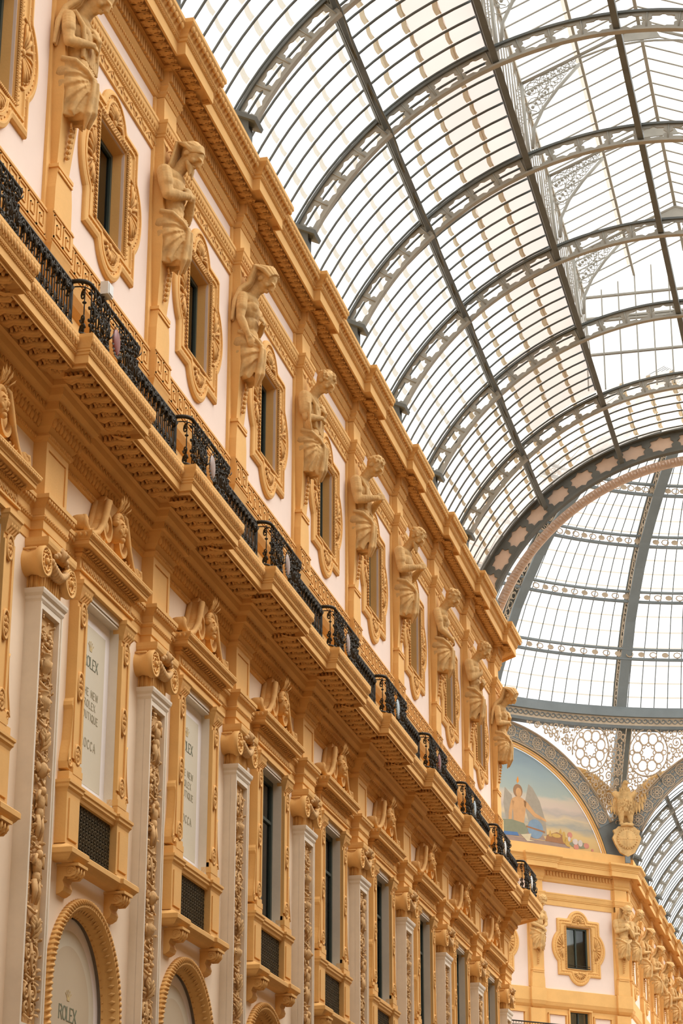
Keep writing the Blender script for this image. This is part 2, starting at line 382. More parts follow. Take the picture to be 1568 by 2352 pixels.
for (a, e, d) in segs(0.10, 0.21, 0.43, 0.0):
    n = max(1, round((e - a - .06) / 0.36)); st = (e - a - .06) / n; t = 0.022; h = 0.018
    def bar(u0, u1, z0, z1): b.box(min(u0, u1), max(u0, u1), d - .01, d + h, min(z0, z1), max(z0, z1))
    bar(a, e, 17.40, 17.42); bar(a, e, 17.86, 17.885)
    for i in range(n):
        x = a + .03 + i * st; s = st / 7.0
        for (u0, z0, u1, z1) in [(0, 0, 0, 6), (0, 6, 5, 6), (5, 6, 5, 1.6), (5, 1.6, 2, 1.6), (2, 1.6, 2, 4), (2, 4, 3.6, 4), (0, 0, 6.2, 0), (6.2, 0, 6.2, 0.2)]:
            zz0 = 17.465 + z0 * 0.058; zz1 = 17.465 + z1 * 0.058
            bar(x + u0 * s - t / 2, x + u1 * s + t / 2, zz0 - t / 2, zz1 + t / 2)
done()
b, done = orn('egg_moulding', ment)
eggs(b, segs(0.115, 0.30, 0.45, 0.10), 0.09, 13.16, (0.03, 0.028, 0.045)); eggs(b, segs(0.115, 0.30, 0.45, 0.045), 0.075, 12.945, (0.026, 0.022, 0.024)); done()
# --- balcony ornament
b, done = orn('egg_and_dart', bal)
eggs(b, segs(0.1, 0.3, 0.45, 0.985), 0.105, 15.155, (0.036, 0.03, 0.062)); eggs(b, segs(0.1, 0.3, 0.45, 0.94), 0.05, 15.005, (0.018, 0.018, 0.014))
for (a, e, d) in segs(0.1, 0.3, 0.45, 0.975):
    for u in frange(a, e, 0.105)[:-1]: b.box(u + .046, u + .059, d, d + .02, 15.08, 15.21)
for (a, e, d) in segs(0.1, 0.3, 0.45, 0.13):
    for u in frange(a, e, 0.135):
        b.ell((u, d, 14.37), (0.042, 0.045, 0.085), 6, 5); b.tube([(u + .068, d - .03, 14.30), (u + .068, d + .05, 14.45)], .013, 4)
eggs(b, segs(0.1, 0.3, 0.45, 0.045), 0.065, 14.19, (0.027, 0.027, 0.03))
for (a, e, d) in segs(0.1, 0.3, 0.45, 0.25):
    for i, u in enumerate(frange(a, e, 0.075)):
        b.tube([(u - .02, d, 14.53), (u + .02, d + .012, 14.60)] if i % 2 else [(u - .02, d + .005, 14.60), (u + .02, d + .012, 14.53)], .011, 3)
done()
b, done = orn('leaf_and_flower_soffit', bal)
def sleaf(u, d, s):
    z = 14.83
    for k, (w, q) in enumerate(((0.0, 0), (0.07, 1))):
        P = [(u + w, d + .42, z), (u + w + .05, d + .50, z - .01), (u + w - .01, d + .60, z - .012), (u + w + .03, d + .70, z - .015), (u + w + .08, d + .79, z - .01), (u + w + .04, d + .84, z)]
        b.tube(P, [.035, .052, .042, .048, .042, .03], 5)
    for q in range(5):
        dd = .47 + .075 * q; b.ell((u - .055 - .01 * (q % 2), d + dd, z + .01), (.045, .028, .05), 5, 4)
    b.ell((u + .10, d + .82, z - .02), (.035, .03, .022), 6, 4)
def flower(u, d, z=14.83, r=.09):
    for q in range(6):
        a = q * pi / 3; b.ell((u + r * .62 * cos(a), d + r * .62 * sin(a), z), (r * .40, r * .40, .05), 5, 4)
    b.ell((u, d, z - .03), (r * .3, r * .3, .04), 6, 4)
for (a, e, d) in segs(0.1, 0.3, 0.45, 0.0, a=U0 + 10):
    w = 0.62 if d > .2 else -0.62
    a2, e2 = (a - .62, e + .62) if d > .2 else (a + .78, e - .78)
    e2 = min(e2, YE + .1)
    for u in frange(a2, e2, 0.36):
        sleaf(u - .09, d, 1); flower(u + .13, d + .62)
    if d > .2:
        for s in (-1, 1):
            if e2 > YE: continue
            uu = a2 if s < 0 else e2
            b.leaf((uu + s * .02, d + .44, 14.79), (uu + s * .14, d + .80, 14.77), (.09, 0, 0), (0, 0, -.05), 4, .4, 8)
done()
# ================================================================== upper window with its four-lobed moulded surround (axis at u=0)
def lobed(t, N=120):
    """outline inset by t, star-shaped about (0,19.93), sampled by angle"""
    cz = 19.93; out = []
    circ = [(0, 21.05, 0.62 - t), (0, 18.83, 0.62 - t), (-0.60, 19.93, 0.93 - t), (0.60, 19.93, 0.93 - t)]
    W, Ht, Hb = 1.23 - t, 21.25 - t - cz, cz - 18.64 - t
    for i in range(N):
        a = 2 * pi * (i + 0.5) / N; ca, sa = cos(a), sin(a)
        h = Ht if sa > 0 else Hb
        r = min(W / abs(ca) if abs(ca) > 1e-6 else 9e9, h / abs(sa) if abs(sa) > 1e-6 else 9e9)
        for (x, z, R) in circ:
            dx, dz = x, z - cz; B = ca * dx + sa * dz; Cc = dx * dx + dz * dz - R * R; D = B * B - Cc
            if D > 0: r = max(r, B + sqrt(D))
        out.append((r * ca, cz + r * sa))
    return out
def rect_by_angle(w, z0, z1, N=120, cz=19.93):
    out = []
    for i in range(N):
        a = 2 * pi * (i + 0.5) / N; ca, sa = cos(a), sin(a); h = (z1 - cz) if sa > 0 else (cz - z0)
        r = min(w / abs(ca) if abs(ca) > 1e-6 else 9e9, h / abs(sa) if abs(sa) > 1e-6 else 9e9); out.append((r * ca, cz + r * sa))
    return out
def upper_window(label, open_sash=False):
    t = thing('lobed_window', label, 'window', group='upper windows of the near front')
    b = MB(); L = [(0, 0.0), (0, .045), (.015, .065), (.07, .085), (.10, .085), (.11, .05), (.175, .05), (.185, .075), (.225, .08), (.24, .05), (.26, .04)]
    rings = [[(u, d, z) for u, z in lobed(tt)] for tt, d in L]
    for A, B in zip(rings, rings[1:]): b.bridge(A, B)
    b.bridge(rings[-1], [(u, .04, z) for u, z in rect_by_angle(.72, 18.93, 20.94)])
    b.bridge([(u, .04, z) for u, z in rect_by_angle(.72, 18.93, 20.94)], [(u, -.05, z) for u, z in rect_by_angle(.69, 18.955, 20.915)])
    b.build('surround', OCHRE, t)
    b = MB()
    P = lobed(.14, 150)
    for i in range(0, 150, 2): u, z = P[i]; b.ell((u, .055, z), (.018, .018, .018), 4, 3)
    b.build('bead_row', OCHRE2, t)
    b = MB()   # leafy border next to the opening
    for k in range(26):
        z = 18.93 + 2.0 * (k + .5) / 26
        for s in (-1, 1):
            b.leaf((s * .72, .04, z - .03), (s * .83, .05, z + .03), (0, 0, .035), (0, .05, 0), 2, .3, 4); b.ell((s * .79, .05, z), (.02, .02, .02), 4, 3)
    for k in range(17):
        u = -.72 + 1.44 * (k + .5) / 17; b.leaf((u - .02, .04, 20.94), (u + .03, .05, 21.04), (.035, 0, 0), (0, .05, 0), 2, .3, 4)
    b.build('leaf_border', OCHRE2, t)
    b = MB()   # twisted rope
    for k in range(48):
        z = 18.93 + 2.01 * (k + .5) / 48
        for s in (-1, 1): b.tube([(s * .71, .055, z - .035), (s * .745, .075, z), (s * .71, .05, z + .035)], .016, 4)
    for k in range(30):
        u = -.72 + 1.44 * (k + .5) / 30
        b.tube([(u - .03, .045, 18.90), (u, .07, 18.93), (u + .03, .045, 18.96)], .016, 4)
    b.build('rope_moulding', OCHRE2, t)
    for (cu, cz, R, a0, nm) in ((0, 21.10, .36, 0, 0), (0, 18.80, .36, pi, 0), (-.90, 19.93, .46, pi / 2, 1), (.90, 19.93, .46, -pi / 2, 1)):
        b = MB(); el = 1.30 if nm else 1.0
        def pt(r, a, d): return (cu + r * cos(a) * (1 if nm == 0 else .85), d, cz + r * sin(a) * (el if nm else .95))
        for k in range(9):
            a = a0 + pi * (k + .5) / 9; b.tube([pt(.08, a, .05), pt(R * .55, a, .075), pt(R * .82, a, .065)], [.012, .03, .036], 5); b.ell(pt(R * .85, a, .06), (.035, .03, .035), 5, 4)
        b.tube([pt(R, a0 + pi * k / 14, .055) for k in range(15)], .022, 5); b.ell((cu, .06, cz), (.06, .035, .06), 6, 4)
        b.build('shell', OCHRE2, t)
    # reveal, sash, glass, blind
    b = MB()
    b.bridge([(u, -.05, z) for u, z in rect_by_angle(.69, 18.955, 20.915)], [(u, -.34, z) for u, z in rect_by_angle(.66, 18.98, 20.88)])
    b.build('reveal', OCHRE, t)
    b = MB(); z0, z1 = 18.98, 20.88
    for s in (-1, 1): b.box(s * .66 if s < 0 else .59, -.59 if s < 0 else .66, -.28, -.20, z0, z1)
    b.box(-.59, .59, -.28, -.20, z0, z0 + .07); b.box(-.59, .59, -.28, -.20, z1 - .07, z1); b.box(-.035, .035, -.275, -.195, z0 + .07, z1 - .07)
    f = b.build('sash_frame', WOODG, t)
    b = MB(); b.box(-.59, .59, -.245, -.24, z0 + .07, z1 - .07); b.build('pane', WGLASS, f)
    b = MB(); n = 24; A = [(-.63 + 1.26 * i / n, -.31 + .012 * sin(i * 2.1), z0) for i in range(n + 1)]; B = [(u, d, z1) for u, d, z in A]
    b.bridge(A, B, False, True); b.build('blind', CURTAIND, t, recalc=False)
    return t
# ================================================================== statues: half-figures growing out of tapering pilasters
def caps(b, p0, r0, p1, r1, n=5):
    a, c = Vector(p0), Vector(p1)
    for i in range(n + 1):
        q = i / n; p = a.lerp(c, q); r = r0 + (r1 - r0) * q; b.ell(tuple(p), (r, r, r), 10, 7)
def hand(b, wrist, d1, d2, sc=1.0):
    """palm from the wrist along d1, fingers curling towards d2, thumb leaving the side of the palm"""
    w = Vector(wrist); x = Vector(d1).normalized(); y = Vector(d2).normalized(); z = x.cross(y).normalized()
    for q in (-1, -.33, .33, 1):
        a = w + z * (q * .042 * sc); e = a + x * (.11 * sc) + z * (q * .008 * sc)
        caps(b, a, .028 * sc, e, .024 * sc, 4)
        L = (.075, .095, .088, .065)[int((q + 1) * 1.5 + .01)] * sc
        k1 = e + x * (L * .55) + y * (.012 * sc); k2 = k1 + (x * .8 + y * .6) * (L * .45); k3 = k2 + (x * .45 + y * .9) * (L * .35)
        caps(b, e, .0205 * sc, k1, .018 * sc, 3); caps(b, k1, .018 * sc, k2, .0165 * sc, 3); caps(b, k2, .0165 * sc, k3, .014 * sc, 2)
    a = w + z * (-.045 * sc) + x * (.03 * sc); t1 = a - z * (.045 * sc) + x * (.05 * sc) + y * (.015 * sc); t2 = t1 + x * (.05 * sc) + y * (.02 * sc)
    caps(b, a, .024 * sc, t1, .02 * sc, 3); caps(b, t1, .02 * sc, t2, .016 * sc, 3)
def statue(kind):
    """kind: dict(sex, arms, hair, beard, veil, cloth)"""
    male = kind['sex'] == 'm'
    b = MB()
    sw = .40 if male else .34
    # trunk
    for (c, r) in [((0, .27, 20.36), (.30, .25, .22)), ((0, .28, 20.60), (.25 if male else .22, .21, .22)), ((0, .27, 20.85), (.29 if male else .25, .22, .25)), ((0, .28, 21.12), (.38 if male else .31, .25, .26)), ((0, .28, 21.34), (.35 if male else .30, .21, .17))]:
        b.ell(c, r, 14, 10)
    for s in (-1, 1):
        b.ell((s * .15, .41, 21.16), (.15, .09, .11) if male else (.115, .12, .115), 10, 8)
        b.ell((s * sw, .25, 21.33), (.135, .135, .14) if male else (.105, .11, .12), 10, 8)
        caps(b, (s * .05, .28, 21.46), .10, (s * sw * .8, .25, 21.40), .09, 4)
        if male:
            for q in range(3): b.ell((s * .06, .475 - q * .01, 20.95 - q * .12), (.06, .03, .055), 8, 6)
    caps(b, (0, .30, 21.44), .135, (0, .50, 21.70), .125, 5)       # neck bends forward
    # head bowed forward and down
    hc = Vector((0, .60, 21.80)); tl = radians(50); HS = 1.22; ct, st = cos(tl), sin(tl)
    def H(u, f, v): u, f, v = u * HS, f * HS, v * HS; return (hc.x + u, hc.y + f * ct + v * st, hc.z - f * st + v * ct)   # f: forward of the face, v: up the skull
    RX = Matrix.Rotation(tl, 3, 'X').inverted()
    def hell(c, r, n=12, m=9): b.ell(H(*c), tuple(q * HS for q in r), n, m, RX)
    hell((0, 0, .04), (.145, .185, .17)); hell((0, .03, -.07), (.115, .13, .13)); hell((0, .09, -.14), (.065, .06, .055)); hell((0, .04, -.12), (.105, .10, .06))
    hell((0, .172, .06), (.10, .035, .024)); hell((0, .20, .0), (.024, .04, .055)); hell((0, .218, -.03), (.034, .032, .024))
    hell((0, .172, -.08), (.045, .032, .012)); hell((0, .165, -.108), (.04, .032, .013))
    for s in (-1, 1):
        hell((s * .055, .155, .02), (.026, .02, .014)); hell((s * .085, .12, -.03), (.045, .045, .04)); hell((s * .15, -.01, -.02), (.022, .045, .055))
    # arms
    def arm(s, elbow, wrist, hd1, hd2):
        sh = (s * (sw + .015), .25, 21.32); e = Vector(elbow); wv = Vector(wrist); k = 1.14 if male else .95
        caps(b, sh, .125 * k, tuple((Vector(sh) + e) / 2 + Vector((s * .02, .01, 0))), .122 * k, 4); caps(b, tuple((Vector(sh) + e) / 2), .118 * k, elbow, .092 * k, 4)
        m = e.lerp(wv, .35); caps(b, elbow, .092 * k, tuple(m), .096 * k, 3); caps(b, tuple(m), .094 * k, wrist, .056 * k, 5); hand(b, wrist, hd1, hd2, 1.12 if male else 1.0)
    A = kind['arms']
    if A == 'crossed':
        arm(-1, (-.44, .33, 20.86), (-.05, .60, 20.97), (.9, .1, .25), (0, -1, .2)); arm(1, (.43, .40, 20.74), (.10, .62, 21.02), (-.9, -.05, .35), (0, -1, -.2))
    elif A == 'chest':
        arm(-1, (-.42, .30, 20.84), (-.08, .58, 20.92), (.9, .2, -.1), (0, -1, -.3)); arm(1, (.42, .36, 20.80), (.16, .58, 21.14), (-.7, -.1, .8), (0, -1, .1))
    elif A == 'down':
        arm(-1, (-.42, .24, 20.86), (-.36, .40, 20.46), (.2, .3, -1), (.6, -.3, 0)); arm(1, (.40, .36, 20.82), (.08, .58, 20.92), (-.9, .1, .1), (0, -1, -.2))
    elif A == 'forward':
        arm(-1, (-.43, .30, 20.83), (-.20, .72, 20.92), (.5, .8, .3), (.6, -.5, 0)); arm(1, (.42, .38, 20.80), (.16, .70, 20.98), (-.6, .6, .3), (-.5, -.5, 0))
    elif A == 'low':
        arm(-1, (-.40, .36, 20.80), (-.02, .62, 20.58), (.8, .2, -.5), (0, -1, -.2)); arm(1, (.40, .34, 20.80), (.12, .60, 20.66), (-.8, .2, -.4), (0, -1, -.2))
    elif A == 'belly':
        arm(-1, (-.42, .30, 20.86), (-.10, .56, 21.06), (.85, .1, .45), (0, -1, .1)); arm(1, (.42, .36, 20.72), (.04, .62, 20.80), (-.9, .1, .1), (0, -1, 0))
    body = b.build('body', STATUE); voxel(body, .0145, 2)
    # hair / beard / veil
    h = MB()
    rr = random.Random(kind['seed'])
    def hh(c, r): h.ell(H(*c), tuple(q * HS for q in r), 10, 8, RX)
    if kind['hair'] == 'veil':
        for q in range(9):
            a = -1.25 + 2.5 * q / 8; x = sin(a) * .19
            P = [H(x * .9, .10, .16 * cos(a) + .05), H(x * 1.1, -.05, .20 * cos(a) + .04), H(x * 1.3, -.20, .12 * cos(a)), (x * 1.5, .34, 21.66), (x * 2.0, .20, 21.50), (x * 2.5, .12, 21.20), (x * 2.6, .08, 20.8)]
            h.tube(P, [.035, .05, .055, .06, .06, .05, .03], 8)
        hh((0, -.02, .07), (.165, .19, .165))
    elif kind['hair'] == 'long':
        hh((0, -.05, .08), (.16, .17, .15))
        for q in range(21):
            a = -1.5 + 3.0 * q / 20; x = sin(a) * .17; w = rr.uniform(-.03, .03)
            P = [H(x * .5, .13, .15), H(x * .9, .02, .2 * cos(a) + .02), H(x * 1.1, -.12, .12 * cos(a) + w), H(x * 1.25, -.22, -.02), (x * 1.6 + w, .30, 21.55), (x * 1.8, .20, 21.38), (x * 1.7, .14, 21.2)]
            h.tube(P, [.018, .026, .030, .032, .030, .027, .015], 6)
    else:
        hh((0, -.03, .07), (.165, .18, .165))
        for q in range(70):
            a = rr.uniform(0, 2 * pi); e = rr.uniform(-.25, 1.4); r = .17
            if sin(a) > .5 and e < .5: continue
            h.ell(H(r * cos(e) * cos(a), -.02 + .19 * cos(e) * sin(a), .06 + .17 * sin(e)), (.035, .035, .032), 6, 5)
        if kind['hair'] == 'wreath':
            for q in range(22):
                a = 2 * pi * q / 22; c = H(.17 * cos(a), .0 + .19 * sin(a), .10); n = H(.22 * cos(a + .15), .0 + .25 * sin(a + .15), .12); h.leaf(c, n, (0, .03, .03), (0, 0, .02), 2, .2, 4)
    if kind['beard']:
        for q in range(26):
            a = -1.3 + 2.6 * (q % 13) / 12; L = rr.uniform(.16, .26) if q < 13 else rr.uniform(.08, .16)
            x = sin(a) * .105; f = .05 + cos(a) * .08
            a0_ = Vector(H(x, f, -.10)); dn = 1 if q < 13 else .6
            h.tube([tuple(a0_), tuple(a0_ + Vector((x * .1, .02, -.07 * dn))), tuple(a0_ + Vector((-x * .3 + rr.uniform(-.02, .02), .01, -L * dn)))], [.036, .036, .014], 6)
    hair = h.build('hair', STATUE); voxel(hair, .0125, 0)
    # drapery wrapped about the hips, gathered in a knot
    g = MB(); side = kind.get('knot', .10); nu, nz = 96, 26; zt, zb = 20.52, 19.66; rings = []
    kz = 20.30
    for j in range(nz + 1):
        q = j / nz; z = zt + (zb - zt) * q; ring = []
        ru = .365 - .08 * q + .03 * sin(pi * min(1, q * 1.4)); rd = .34 - .07 * q + .03 * sin(pi * q)
        for i in range(nu):
            a = 2 * pi * i / nu; fx = cos(a); fy = sin(a)
            ax = atan2(z - kz, (a - pi / 2 + side * 2) * .42)
            front = max(0, fy) ** .5
            f = (.026 * sin(ax * 19) + .013 * sin(ax * 39 + 1)) * (.25 + .75 * min(1, hypot(z - kz, (a - pi / 2) * .4) * 3)) * (.5 + .5 * front)
            f += .016 * sin(a * 13 + 2 * sin(z * 6)) * q
            hem = .045 * sin(a * 9 + 1) * (q ** 6)
            ring.append((fx * (ru + f), .22 + fy * (rd + f), z + hem + (.05 * max(0, -fy) if 0 else 0)))
        rings.append(ring)
    for A, B in zip(rings, rings[1:]): g.bridge(A, B, True, True)
    g.add(rings[0], [tuple(range(nu))]); g.add(rings[-1], [tuple(range(nu))])
    kx = -side * .6
    for q in range(7): a = q * .9; g.ell((kx + .045 * cos(a), .60, kz + .045 * sin(a)), (.04, .04, .045), 8, 6)
    g.tube([(kx, .63, kz - .02), (kx + .03, .62, kz - .2), (kx + .01, .58, 19.75), (kx + .07, .50, 19.52)], [.05, .06, .085, .03], 8)
    g.tube([(kx - .05, .61, kz - .02), (kx - .08, .60, kz - .25), (kx - .10, .55, 19.7), (kx - .02, .47, 19.46)], [.04, .05, .06, .02], 8)
    for s in (-1, 1):      # rolled upper hem
        g.tube([(s * .38, .18, 20.58), (s * .34, .40, 20.52), (s * .2, .54, 20.40), (kx, .60, kz)], [.045, .05, .045, .04], 8)
    dr = g.build('drapery', STATUE); voxel(dr, .016, 1)
    extra = None
    if kind['cloth'] in ('shawl', 'tunic'):
        c = MB()
        for q in range(8):
            x = -.30 + .085 * q
            P = [(x - .06, .12, 21.40), (x, .34, 21.47 - abs(x) * .1), (x + .05, .46, 21.20), (x + .10, .47, 20.95), (x + .15, .44, 20.68)]
            c.tube(P, [.04, .045, .045, .045, .04], 7)
        if kind['cloth'] == 'tunic':
            for s in (-1, 1):
                caps(c, (s * (sw + .02), .25, 21.34), .155, (s * (sw + .06), .28, 21.02), .145, 5)
                for q in range(5): c.tube([(s * (.28 + .05 * q), .10 + .07 * q, 21.15), (s * (.26 + .05 * q), .12 + .07 * q, 20.7), (s * .3, .2 + .05 * q, 20.5)], .035, 6)
            c.ell((0, .27, 21.0), (.33, .255, .38), 14, 10)
        extra = c.build('mantle', STATUE); voxel(extra, .018, 1)
    return [x for x in (body, hair, dr, extra) if x]
KINDS = [
 dict(sex='f', arms='chest', hair='veil', beard=False, cloth='shawl', seed=1, knot=.0, d='statue in a shawl, its head cut off by the top edge'),
 dict(sex='m', arms='crossed', hair='long', beard=True, cloth='', seed=2, knot=.0, d='long-haired bearded male statue with arms crossed on his bare chest'),
 dict(sex='f', arms='down', hair='veil', beard=False, cloth='', seed=3, knot=.15, d='veiled bare-breasted female statue with one arm hanging down'),
 dict(sex='f', arms='chest', hair='wreath', beard=False, cloth='tunic', seed=4, knot=-.1, d='wreathed statue in a full tunic holding its hands at the chest'),
 dict(sex='m', arms='forward', hair='curls', beard=False, cloth='shawl', seed=5, knot=.1, d='curly-headed statue with a fleece down its back and raised forearms'),
 dict(sex='m', arms='forward', hair='wreath', beard=True, cloth='', seed=6, knot=0, d='bearded statue in a fillet stretching both forearms forward'),
 dict(sex='f', arms='low', hair='curls', beard=False, cloth='', seed=7, knot=0, d='young female statue reaching both hands down to the knot of her skirt'),
 dict(sex='m', arms='belly', hair='curls', beard=False, cloth='', seed=8, knot=.1, d='muscular curly-haired male statue with hands on his stomach'),
 dict(sex='f', arms='chest', hair='veil', beard=False, cloth='', seed=9, knot=-.1, d='hooded statue at the corner, outlined against the glass dome'),
]
STAT = []
def _build_stats():
  hp = herm_pilaster('x'); hps = snapshot(hp)
  for p, k in enumerate(KINDS):
    t = thing('herm_statue', 'carved ochre ' + k['d'], 'statue', (WX, axis(p), 0), LROT, group='statues along the near front')
    for o in statue(k): o.parent = t
    for c, sub in hps:
        q = c.copy(); COL.objects.link(q); q.parent = t
    STAT.append((t, snapshot(t)))
  for c, sub in hps: bpy.data.objects.remove(c)
  bpy.data.objects.remove(hp)
# tapering pilaster that carries a statue
def herm_pilaster(label):
    t = thing('tapering_pilaster', label, 'pilaster', group='tapering pilasters under the statues')
    b = MB(); b.box(-.44, .44, 0, .05, 17.97, 22.86); b.build('backing_strip', OCHRE, t)
    b = MB()
    for (z0, z1, w0, w1, d0, d1) in ((18.74, 19.95, .25, .36, .15, .24), (19.95, 22.86, .36, .36, .24, .19)):
        b.add([(-w0, .03, z0), (w0, .03, z0), (w0, d0, z0), (-w0, d0, z0), (-w1, .03, z1), (w1, .03, z1), (w1, d1, z1), (-w1, d1, z1)], [(0, 3, 2, 1), (4, 5, 6, 7), (0, 1, 5, 4), (1, 2, 6, 5), (2, 3, 7, 6), (3, 0, 4, 7)])
    b.build('shaft', OCHRE, t)
    b = MB(); b.box(-.33, .33, .03, .21, 18.70, 18.76); b.prism([(-.30, 18.70), (.30, 18.70), (.36, 18.35), (.37, 17.94), (-.37, 17.94), (-.36, 18.35)], .03, .19); b.box(-.30, .30, .18, .215, 18.62, 18.66); b.build('base', OCHRE, t)
    b = MB()
    for q in range(6):
        z = 19.52 - q * .095; w = .10 - .012 * q; d = .235 - .011 * q
        for s in (-1, 1): b.leaf((0, d, z), (s * w, d + .015, z - .04), (0, 0, .035), (0, .06, 0), 2, .3, 4)
        b.ell((0, d + .025, z - .03), (.035, .035, .035), 6, 5)
    for s in (-1, 1): b.tube([(s * .03, .25, 19.62), (s * .08, .28, 19.55), (s * .03, .27, 19.5)], .02, 5)
    b.build('garland', OCHRE2, t)
    return t
def place(builder, ps, loc, lab, skip=()):
    t = builder(lab(ps[0])); t.location = loc(ps[0]); t.rotation_euler = (0, 0, LROT); sn = snapshot(t)
    for p in ps[1:]: dup(t, sn, lab(p), loc(p), LROT, skip=skip)
    return t, sn
LOCP = lambda p: (WX, axis(p), 0)
LOCW = lambda p: (WX, axis(p) + 2.5, 0)
SN = ['shawled statue', 'long-haired bearded statue', 'veiled bare-breasted statue', 'wreathed statue in a tunic', 'curly-headed statue with a fleece', 'bearded statue in a fillet', 'young statue reaching down', 'muscular curly-haired statue', 'hooded corner statue']
_build_stats()
UW, UWs = place(upper_window, list(range(-1, 8)), LOCW, lambda p: ('tall framed window with dark glass at the top left corner, cut by the frame' if p < 0 else 'four-lobed ochre window between the %s and the %s' % (SN[p], SN[p + 1])))
# ================================================================== lower storey: marble pilaster with relief and ionic capital
def relief_panel(seed, b, w, z0, z1, d):
    r = random.Random(seed); z = z1 - .15
    def mirror(fn):
        for s in (-1, 1): fn(s)
    while z > z0 + .35:
        k = r.choice(['vase', 'scroll', 'leaves', 'mask', 'figure', 'scroll', 'leaves', 'flowers'])
        if k == 'vase':
            b.lathe((0, d, z - .42), [(.02, 0), (.09, .02), (.04, .06), (.07, .12), (.12, .2), (.13, .28), (.07, .33), (.10, .38), (.11, .40), (.0, .40)], 10)
            mirror(lambda s: b.tube([(s * .11, d + .03, z - .12), (s * .19, d + .04, z - .18), (s * .13, d + .03, z - .27)], .02, 5)); z -= .46
        elif k == 'scroll':
            mirror(lambda s: b.spiral((s * .12, z - .15), .10, 1.3, .028, d + .03, a0=pi / 2, cw=-s, n=16)); mirror(lambda s: b.spiral((s * .10, z - .34), .08, 1.2, .024, d + .03, a0=-pi / 2, cw=s, n=14))
            b.tube([(0, d + .02, z), (.01, d + .04, z - .22), (0, d + .02, z - .44)], .028, 5); z -= .44
        elif k == 'leaves':
            for q in range(3): mirror(lambda s: b.leaf((0, d, z - .34 + q * .07), (s * (.2 - .03 * q), d + .04, z - .12 + q * .05), (.0, 0, .06), (0, .09, 0), 3, .5, 6))
            b.ell((0, d + .05, z - .1), (.05, .06, .09), 7, 6); z -= .38
        elif k == 'mask':
            b.ell((0, d + .05, z - .15), (.09, .10, .12), 9, 7); b.ell((0, d + .15, z - .16), (.02, .03, .035), 5, 4); mirror(lambda s: b.ell((s * .1, d + .03, z - .12), (.05, .05, .08), 6, 5))
            for q in range(5): b.leaf((0, d + .02, z - .08), ((q - 2) * .07, d + .06, z + .03), (.035, 0, 0), (0, .05, 0), 2, .4, 5)
            mirror(lambda s: b.tube([(s * .05, d + .03, z - .27), (s * .13, d + .04, z - .33), (s * .18, d + .03, z - .25)], .022, 5)); z -= .38
        elif k == 'figure':
            b.ell((0, d + .08, z - .07), (.055, .06, .07), 8, 6); b.ell((0, d + .05, z - .22), (.09, .07, .13), 9, 7); b.ell((0, d + .05, z - .38), (.08, .06, .10), 9, 7)
            mirror(lambda s: b.tube([(s * .09, d + .05, z - .15), (s * .17, d + .07, z - .22), (s * .12, d + .09, z - .08)], [.035, .03, .022], 6))
            mirror(lambda s: b.tube([(s * .05, d + .04, z - .42), (s * .07, d + .07, z - .58), (s * .05, d + .04, z - .74)], [.05, .04, .025], 6)); z -= .80
        else:
            for q in range(16): b.ell((r.uniform(-.2, .2), d + .03, z - r.uniform(.03, .28)), (r.uniform(.02, .05),) * 3, 6, 4)
            z -= .3
        if r.random() < .5:
            b.tube([(-.16, d + .02, z), (-.05, d + .05, z - .05), (.05, d + .05, z - .05), (.16, d + .02, z)], .022, 5); z -= .08
    for q in range(230):
        x = r.choice((-1, 1)) * r.uniform(.04, .27); z = r.uniform(z0, z1); k = r.random()
        if k < .45: a = r.uniform(0, 6.3); b.leaf((x, d - .01, z), (x + .09 * cos(a), d + .04, z + .09 * sin(a)), (-.03 * sin(a), 0, .03 * cos(a)), (0, .05, 0), 2, .5, 4)
        elif k < .7: b.spiral((x, z), .045, 1.1, .013, d + .01, a0=r.uniform(0, 6), cw=r.choice((-1, 1)), n=9)
        else: b.ell((x, d, z), (.022, .035, .022), 5, 4)
